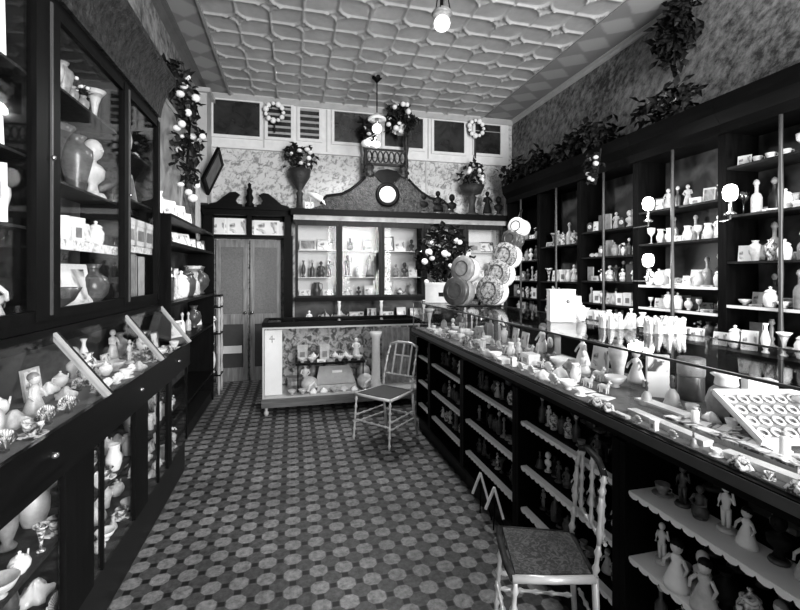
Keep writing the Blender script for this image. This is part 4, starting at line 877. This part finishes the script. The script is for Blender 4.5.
# long narrow boxes and rulers lying along the front
LB = [(1.30, 1.28, .34, .035, .02, 'pale', 'long pale flat box lying at the front of the showcase by the divider'), (1.375, 1.12, .44, .04, .022, 'patterned', 'long patterned box lying behind the front pale ones'), (1.29, .86, .36, .035, .02, 'pale', 'long pale flat box nearest the camera at the showcase front'), (1.37, .72, .22, .045, .03, 'pale', 'thick pale box lying nearest the camera'), (1.46, 1.45, .24, .05, .02, 'white', 'white flat packet lying left of the pill bottle')]
for i, (x, y, ln, w, hh, sh, lab) in enumerate(LB):
    t = thing('long_flat_box', lab, 'box', (x, y, DZ), .06*(i % 3)-.05); MB().box(-w/2, -ln/2, 0, w/2, ln/2, hh*.6).build('box_body', SH['pale'], t); MB().box(-w/2-.002, -ln/2-.002, hh*.6, w/2+.002, ln/2+.002, hh).build('box_lid', SH[sh], t)
LR = random.Random(77)
for i in range(12):
    y = 3.05-i*.125; t = thing('printed_leaflet', 'printed leaflet lying flat, %s from far end along the middle of the glass showcase' % ORD[i], 'leaflet', (1.345, y, DZ), LR.uniform(-.5, .5), 'printed leaflets lying in the glass showcase')
    MB().box(-.035, -.05, 0, .035, .05, .003).build('paper_sheet', PAPER, t); MB().box(-.028, -.04, .003, .028, .03, .0036).build('printed_patch', CARDM, t)
for i in range(9):
    y = 1.33-i*.06; t = thing('small_paper_packet', 'small paper packet, %s from far end behind the long boxes in the near showcase' % ORD[i], 'packet', (1.47+LR.uniform(-.03, .03), y, DZ), LR.uniform(-.6, .6), 'small paper packets in the near showcase')
    MB().box(-.028, -.022, 0, .028, .022, .010).build('packet_body', SH['white' if i % 3 else 'patterned'], t); MB().box(-.028, .010, .010, .028, .0225, .0125).build('packet_flap', SH['pale'], t)
row('front edge of the near showcase', (1.245, 1.62, DZ), (1.245, .55, DZ), 14, [('cup', 'white patterned'), ('box', 'white grey pale'), ('cloth', 'patterned'), ('shell', 'pale'), ('bell', 'grey')], 321, -PI/2, (.035, .05), 'far end', .004)
row('behind the long boxes in the near showcase', (1.53, 1.50, DZ), (1.53, 1.18, DZ), 4, [('cup', 'white'), ('cloth', 'white patterned'), ('shell', 'pale')], 322, -PI/2, (.05, .08), 'far end', .004)
row('behind the divider in the near showcase', (1.42, 1.56, DZ), (1.56, 1.44, DZ), 2, [('figurine', 'pale'), ('bell', 'pale')], 311, -PI/2, (.1, .14), 'left')
row('behind the ring tray in the near showcase', (1.74, 1.20, DZ), (1.74, .3, DZ), 7, [('vase', 'white dark'), ('box', 'white pale'), ('jar', 'pale')], 312, -PI/2, (.12, .16), 'left')
row('nearest corner of the glass showcase', (1.46, .80, DZ), (1.46, .2, DZ), 5, [('vase', 'white dark'), ('box', 'white pale'), ('jar', 'pale'), ('bottle', 'dark')], 313, -PI/2, (.10, .16), 'left')

# ---------------------------------------------------------------- things standing on the showcase
TZ = 1.3185
bx = thing('basket_rack', 'dark leaning double rack on the showcase carrying round lidded baskets', 'rack', (1.5, 3.4, TZ))
MB().tube([(.07, .10, 0), (.12, .12, .10), (.48, .12, .80), (.50, .12, .86)], .012, 6).build('rack_pole', DARKW, bx); MB().tube([(-.16, .02, 0), (-.14, .03, .1), (-.07, .04, .52)], .012, 6).build('rack_pole', DARKW, bx)
MB().box(-.2, -.0, 0, .26, .16, .012).build('rack_base', DARKW, bx)
BK = [((1.65, 3.41, 1.455), .122, 'lowest and largest'), ((1.72, 3.41, 1.604), .115, 'second from the bottom'), ((1.79, 3.41, 1.758), .108, 'third from the bottom'), ((1.845, 3.41, 1.90), .075, 'fourth from the bottom, dark'), ((1.905, 3.41, 2.01), .074, 'white and topmost')]
WK2 = patterned('woven_lid', .05, .4, 45, .4, .6, .6)
for i, (c, r, nm) in enumerate(BK):
    t = thing('round_basket', ('round lidded basket, %s in the right column of the leaning rack' % nm), 'basket', c, 0, 'round lidded baskets on the leaning rack')
    M = Vector((-.84, -.54, .12)).to_track_quat('Z', 'Y').to_matrix().to_4x4(); dk = i == 3; wh = i == 4
    MB().lathe([(r*.92, -.085), (r, -.08), (r, .01)], n=24, M=M).build('basket_body', SH['dark'] if dk else SH['white'], t)
    MB().lathe([(r*1.04, .01), (r*1.04, .045), (r*.96, .055), (r*.3, .05), (.0, .052)], n=24, M=M).build('woven_lid', SH['white'] if wh else (SH['dark'] if dk else WK2), t)
    MB().tube([M @ Vector((r*.6*math.cos(q*PI/8), r*.6*math.sin(q*PI/8), .053)) for q in range(16)], .005, 5, True).build('lid_ring', SH['dark'], t)
for i, (c, r, nm) in enumerate([((1.325, 3.36, 1.455), .115, 'lower dark'), ((1.385, 3.36, 1.64), .105, 'upper grey')]):
    t = thing('round_basket', 'round lidded basket, %s one in the left column of the leaning rack' % nm, 'basket', c, 0, 'round lidded baskets on the leaning rack')
    M = Vector((-.84, -.54, .12)).to_track_quat('Z', 'Y').to_matrix().to_4x4()
    MB().lathe([(r*.92, -.085), (r, -.08), (r, .01)], n=24, M=M).build('basket_body', SH['pale'] if i else SH['grey'], t)
    MB().lathe([(r*1.04, .01), (r*1.04, .045), (r*.96, .055), (r*.3, .05), (.0, .052)], n=24, M=M).build('woven_lid', SH['grey'] if i else SH['dark'], t)
    MB().tube([M @ Vector((r*.6*math.cos(q*PI/8), r*.6*math.sin(q*PI/8), .053)) for q in range(16)], .005, 5, True).build('lid_ring', SH['dark'], t)
t = thing('white_carton', 'large white carton with a dark mark, beside the left baskets', 'box', (1.44, 4.1, TZ), -.3); MB().box(-.16, -.08, 0, .16, .08, .17).build('box_body', SH['white'], t); MB().box(-.163, -.083, .17, .163, .083, .195).build('box_lid', PAPER, t); MB().box(-.03, -.082, .06, .03, -.0805, .10).build('dark_mark', BLACK, t)
t = thing('white_carton', 'large white carton with small printed marks standing on the showcase', 'box', (1.56, 2.29, TZ), -.35); MB().box(-.07, -.05, 0, .07, .05, .185).build('box_body', SH['white'], t); MB().box(-.073, -.053, .185, .073, .053, .19).build('box_lid', PAPER, t)
MB().lathe([(.012, 0), (0, .003)], (0, 0, 0), 10, M=Matrix.Translation((.03, -.051, .12)) @ Matrix.Rotation(PI/2, 4, 'X')).build('printed_mark', SH['grey'], t)
put('jar', 'white', '', (1.70, 2.29, TZ), 0, .11, .09, 'white lidded jar to the right of the tall white carton on showcase')
put('card', 'white', 'upright', (1.74, 2.42, TZ), -.5, .15, .1, 'small white card behind the jar on the showcase')
# lace-edged crown-like centrepieces
for i, (x, y) in enumerate(((1.66, 1.94), (1.74, 1.72))):
    t = thing('scalloped_centrepiece', 'white crown-shaped centrepiece on the showcase top, %s of the pair' % ('left', 'right')[i], 'ornament', (x, y, TZ), -.3, 'white crown-shaped centrepieces')
    b = MB(); n = 11
    for k in range(n):
        a = k*2*PI/n; p = Vector((math.cos(a)*.075, math.sin(a)*.055, 0)); b.tube([p, p+Vector((0, 0, .035)), p*1.12+Vector((0, 0, .06))], [.021, .017, .010], 6); b.ball(p*1.14+Vector((0, 0, .066)), .010, 6)
    b.build('scalloped_rim', PAPER, t); MB().lathe([(.08, 0), (.085, .01), (.085, .035), (.02, .04)], n=18, sy=.75).build('centrepiece_base', SH['pale'], t)
put('vase', 'grey', 'round', (1.60, 3.95, TZ), 0, .16, None, 'small round grey vase behind the right column of baskets')

# ================================================================== RIGHT WALL SHELVING
UB = [1.00, 1.90, 2.80, 3.72, 4.62, 5.52, 6.45]
SHR = [(1.35, 1.70, 2.07, 2.46), (1.35, 1.70, 2.07, 2.46), (1.27, 1.49, 1.90, 2.22), (1.26, 1.52, 1.80, 2.10), (1.24, 1.50, 1.98), (1.24, 1.50, 1.80, 2.12)]
UN = ['nearest', 'second', 'third', 'fourth', 'fifth', 'sixth']
for i, (a, b_) in enumerate(zip(UB[:-1], UB[1:])):
    t = thing('wall_shelf_cabinet', 'tall dark shelf cabinet, %s of the row along the right wall' % UN[i], 'cabinet', (XR, (a+b_)/2, 0)); l = (b_-a)/2; e = .001
    MB().box(-.62, -l+e, 0, -.005, l-e, 1.0).build('base_cupboard', DARKH, t); MB().box(-.66, -l+e, 1.0, -.005, l-e, 1.04).build('counter_ledge', DARKH, t)
    MB().box(-.02, -l+e, 1.04, -.005, l-e, 2.80).build('back_panel', BACKP if i < 5 else DARKW, t)
    for s in (-1, 1):
        q = MB(); ya, yb = (-l+e, -l+.035) if s < 0 else (l-.035, l-e); q.box(-.36, ya, 1.04, -.02, yb, 2.80); q.build('upright', DARKW, t)
    for z in SHR[i]: 
        q = MB().box(-.35, -l+.035, z-.018, -.02, l-.035, z).build('shelf', wood('brown_wood', .018, .4), t)
        if (i, z) in ((2, 1.49), (2, 1.27), (1, 1.35)): MB().box(-.356, -l+.035, z-.022, -.351, l-.035, z+.001).build('white_shelf_edging', PAPER, q)
    MB().prism([(-.38, 2.74), (-.38, 2.82), (-.44, 2.9), (-.46, 3.02), (-.005, 3.02), (-.005, 2.74)], 1, -l+e, l-e).build('cornice', DARKH, t)
    MB().lathe([(.014, 1.04), (.018, 1.2), (.012, 1.4), (.018, 1.6), (.012, 1.9), (.018, 2.2), (.012, 2.5), (.014, 2.74)], (-.375, 0, 0), 8).build('front_spindle', plain('worn_dark_edge', .05, .4), t)
sd = 400
for i, (a, b_) in enumerate(zip(UB[:-1], UB[1:])):
    if i == 0: continue
    zs = (1.04,)+SHR[i]; names = ['ledge', 'first shelf', 'second shelf', 'third shelf', 'top shelf']
    for k, z in enumerate(zs):
        top = (zs+(2.74,))[k+1]-.03; gap = top-z
        mix = GLASSY if (i, k) in ((1, 1), (1, 2), (1, 3), (3, 1)) else BRIGHT if (i, k) in ((2, 2), (2, 3), (2, 1), (1, 4), (4, 1), (4, 2)) else MIXED
        n = 8 if i < 4 else 7
        row('%s, %s right wall cabinet' % (names[k], UN[i]), (3.50, b_-.05, z), (3.50, a+.05, z), n, mix, sd, -PI/2+.3, (gap*.6, gap*.92) if gap < .3 else (.2, .3), 'far end', .015); sd += 1
        if i in (1, 2, 3) and k in (1, 2, 3):
            row('behind on %s, %s right wall cabinet' % (names[k], UN[i]), (3.65, b_-.05, z), (3.65, a+.05, z), 7, [('frame', 'pale dark'), ('card', 'white pale'), ('bottle', 'pale dark')], sd, -PI/2+.3, (gap*.75, gap*.95) if gap < .36 else (.26, .32), 'far end', 0); sd += 1
# front edge of the ledge: heaps of white boxes and packets
for i in (1, 2, 3):
    a, b_ = UB[i], UB[i+1]
    row('front of ledge, %s right wall cabinet' % UN[i], (3.26, b_-.05, 1.041), (3.26, a+.05, 1.041), 7, [('box', 'white pale'), ('jar', 'white'), ('vase', 'white'), ('card', 'white')], 480+i, -PI/2+.3, (.16, .24), 'far end', .02)
GLOW = emit('added_glow_emitter', .9, 3.5)
def added_glow_lamp(loc, lab, e=5):  # added emissive lamps standing in for bright reflections and glow spots
    t = thing('added_glow_lamp', lab, 'lamp', loc); MB().lathe([(.04, 0), (.042, .01), (.015, .03), (.012, .10), (.02, .11)], n=12).build('added_lamp_base', BRASS, t); MB().lathe([(.03, .11), (.045, .13), (.052, .18), (.042, .22), (.02, .235)], n=16).build('added_lit_shade', GLOW, t)
    MB().tube([(0, 0, .0), (0, 0, -.03), (.06, .06, -.03), (.08, .15 if loc[1] < 3 else .27, -.03)], .007, 6).build('added_lamp_bracket', BRASS, t)
added_glow_lamp((3.30, 2.65, 2.06), 'added glowing lamp for the bright spot nearest the camera on the right wall cabinets')
added_glow_lamp((3.30, 3.45, 2.10), 'upper of two added lamps for bright reflections before the third right wall cabinet')
added_glow_lamp((3.30, 3.45, 1.56), 'lower of two added lamps for bright reflections before the third right wall cabinet')
# dark garland along the cabinet cornice and the dark bunches above
for i, (y0_, y1_) in enumerate(((4.1, 5.0), (5.25, 6.5))):
    t = thing('evergreen_garland', 'dark evergreen garland heaped on the right wall cabinets, %s length' % ('nearer', 'farther')[i], 'garland', (3.45, (y0_+y1_)/2, 3.02))
    l = (y1_-y0_)/2; MB().tube([(0, -l, .02), (0, 0, .03), (0, l, .02)], .018, 6).build('garland_rope', LEAF, t)
    foliage(t, rnd, 330, lambda r: (r.uniform(-.2, .16), r.uniform(-l, l)*.9, .06+abs(r.gauss(0, .12))), .13)
t = thing('hanging_leaf_bunch', 'dark leafy bunch hung high on the right wall under the ceiling', 'garland', (3.64, 3.48, 3.95))
foliage(t, rnd, 200, inball(.09, .24, .34), .13); MB().tube([(0, 0, -.3), (0, 0, .2), (.11, 0, .3)], .012, 5).build('stem', LEAF, t)
t = thing('hanging_flower_spray', 'spray of pale paper flowers hung before the cornice of right wall cabinets', 'flowers', (3.225, 4.1, 2.78))
foliage(t, rnd, 60, inball(.05, .14, .2, (-.03, 0, 0)), .08); blossoms(t, rnd, 7, inball(.05, .12, .18, (-.04, 0, 0)), .03, SH['pale']); MB().tube([(0, 0, -.2), (.07, 0, .20)], .01, 5).build('stem', LEAF, t)
t = thing('leafy_branch', 'dark leafy branch with a few white flowers above the third right wall cabinet', 'flowers', (3.42, 3.4, 3.06))
foliage(t, rnd, 130, inball(.14, .4, .16, (0, 0, .14)), .12); blossoms(t, rnd, 4, inball(.10, .3, .1, (-.08, 0, .12)), .03); MB().tube([(0, -.4, -.02), (0, 0, .1), (0, .4, .2)], .015, 5).build('branch', LEAF, t)

# ================================================================== CHAIRS
def turned(b, p, q, r, k=5, n=8):
    p = Vector(p); q = Vector(q); pts = []; rad = []
    for i in range(k*4+1):
        f = i/(k*4); pts.append(p.lerp(q, f)); rad.append(r*(1.45 if i % 4 == 2 else .85))
    b.tube(pts, rad, n)
def make_chair(label, loc, rz, W=.40, D=.40, hb=.86, seatmat=CANE, mode='spindle', ln=1):
    t = thing('ballroom_chair', label, 'chair', loc, rz); w = W/2; d = D/2; sz = .45          # faces -y, back at +y
    b = MB(); P = [(-w*1.05, -d), (w*1.05, -d), (w*.92, d), (-w*.92, d)]
    b.prism([(x*.93, y*.93) for x, y in P], 2, sz-.012, sz+.006); b.build('cane_seat', seatmat, t)
    b = MB(); b.tube([(-w*1.05, -d, sz-.006), (-w*.5, -d-.012, sz-.006), (w*.5, -d-.012, sz-.006), (w*1.05, -d, sz-.006)], .015, 8).tube([(-w*1.05, -d, sz-.006), (-w*.92, d, sz-.006)], .012, 8).tube([(-w*.92, d, sz-.006), (w*.92, d, sz-.006)], .012, 8); b.build('seat_frame', MIDW if mode == 'dark' else GILT, t)  # dark mode paints shade into the rails that catch no light
    MB().tube([(w*1.05, -d-.004, sz-.008), (w*.98, 0, sz-.012), (w*.92, d, sz-.008)], .0155, 8).build('side_rail', GILT, t)  # stays pale in dark mode, as the lit near edge
    for s in (-1, 1):
        b = MB(); turned(b, (s*w*1.02, -d+.01, sz-.02), (s*w*1.08, -d-.02, .002), .011, 6); b.build('leg', GILT, t)
        b = MB(); b.tube([(s*w*.9, d, sz), (s*w*.92, d+.02*ln, .25), (s*w*.98, d+.07*ln, 0)], [.014, .013, .011], 8); b.build('leg', GILT, t)
        b = MB(); 
        pts = [Vector((s*w*.9, d, sz)), Vector((s*w*.9, d+.015, sz+.12)), Vector((s*w*.88, d+.07*ln, sz+.3)), Vector((s*w*.84, d+.11*ln, hb-.02))]
        for p, q in zip(pts[:-1], pts[1:]): turned(b, p, q, .0105, 2)
        b.build('back_post', GILT, t)
    b = MB(); 
    for z, yy in ((.17, 0), (.24, 0)):
        for s in (-1, 1): turned(b, (s*w*1.05, -d-.01, z), (s*w*.92, d+.02, z), .008, 5)
    turned(b, (-w*1.05, -d-.012, .20), (w*1.05, -d-.012, .20), .009, 5); turned(b, (-w*.92, d+.035, .20), (w*.92, d+.035, .20), .008, 5); b.build('stretchers', GILT, t)
    b = MB(); b.tube([(-w*.84, d+.11*ln, hb-.02), (-w*.4, d+.125*ln, hb+.01), (w*.4, d+.125*ln, hb+.01), (w*.84, d+.11*ln, hb-.02)], .014, 8); b.build('top_rail', GILT if mode != 'dark' else MIDW, t)
    b = MB(); turned(b, (-w*.88, d+.04, sz+.12), (w*.88, d+.04, sz+.12), .009, 5); b.build('lower_rail', GILT, t)
    if mode == 'spindle' or mode == 'dark':
        for x in (-.38, 0, .38):
            b = MB(); turned(b, (x*W, d+.035, sz+.12), (x*W*.95, d+.12*ln, hb), .009, 5); b.build('spindle', GILT, t)
    else:
        b = MB(); y_ = d+.05
        x0_, x1_, z0_, z1_ = -w*.72, w*.3, sz+.12, hb-.10
        for x in (-w*.5, 0, w*.5): b.tube([(x, d+.04, sz+.12), (x, d+.12, hb)], .010, 6)
        b.tube([(-w*.5, d+.09, hb-.12), (w*.5, d+.09, hb-.12)], .009, 6); b.build('back_splats', GILT, t)
    return t
make_chair('pale turned spindle-back chair with woven seat against the right counter, nearest the camera', (1.01, 1.60, 0), -math.radians(108), .31, .31, .85, CANE, 'dark', .35)
make_chair('pale light-framed chair with its back to the right counter, near the display case', (.877, 4.14, 0), -.87, .40, .40, .88, plain('dark_seat_pad', .03, .6), 'splat')

# ================================================================== LAMPS
GLOBE = emit('frosted_globe', .9, 1.0)
t = thing('pendant_lamp', 'hanging lamp with wide white shade and globe above the back cabinet', 'lamp', (1.118, 5.83, ZC))
MB().lathe([(.07, 0), (.07, -.02), (.03, -.06), (.015, -.08)][::-1], n=16).build('ceiling_rose', DARKW, t); MB().tube([(0, 0, -.05), (0, 0, -.55)], .009, 6).build('stem', DARKW, t)
MB().lathe([(.03, -.50), (.07, -.54), (.125, -.57), (.125, -.60), (.06, -.585), (.03, -.56)], n=22).build('lamp_shade', SH['white'], t)
MB().ball((0, 0, -.71), .068, 16).build('globe', GLOBE, t); MB().lathe([(.025, -.66), (.03, -.62), (.02, -.56)], n=10).build('lamp_holder', BRASS, t)
for s, x, z in ((-1, -.15, -.93), (1, -.03, -.94)):
    MB().tube([(0, 0, -.62), (.0, 0, -.78), (x, .0, -.86), (x, 0, z+.05)], .008, 6).build('lamp_arm', BRASS, t)
    MB().lathe([(.02, z+.05), (.06, z+.035), (.075, z), (.05, z-.035), (.02, z-.045)][::-1], (x, 0, 0), 16).build('bowl_shade', SH['white'], t)
def spot(name, loc, e, ang=165):
    l = bpy.data.lights.new(name, 'SPOT'); l.energy = e; l.spot_size = math.radians(ang); l.spot_blend = .5; l.shadow_soft_size = .1
    o = bpy.data.objects.new(name, l); o.location = loc; COL.objects.link(o); return o
spot('pendant_light', (1.118, 5.75, 3.42), 150)
t = thing('pendant_lamp', 'round white globe lamp on a cluster of rods nearest the camera', 'lamp', (1.165, 3.3, ZC-.055))
MB().lathe([(.015, -.03), (.03, -.01), (.07, .03), (.07, .054)], n=16).build('ceiling_rose', DARKW, t); MB().tube([(0, 0, -.05), (0, 0, -.52)], .012, 6).build('stem', DARKW, t)
for a in range(3): MB().tube([(.02*math.cos(a*2.1), .02*math.sin(a*2.1), -.25), (.075*math.cos(a*2.1), .075*math.sin(a*2.1), -.54)], .005, 5).build('rod', DARKW, t)
MB().lathe([(.03, -.50), (.07, -.53), (.085, -.56), (.07, -.57)], n=18).build('lamp_collar', SH['grey'], t)
MB().ball((0, 0, -.63), .066, 18, sz=.95).build('globe', GLOBE, t)
spot('pendant_light', (1.165, 3.3, 3.5), 60)
for q in ((3.15, 2.65, 2.2), (3.15, 3.45, 2.25), (3.15, 3.45, 1.72)): point('added_glow_light', q, 5)  # lights added with the stand-in glow lamps
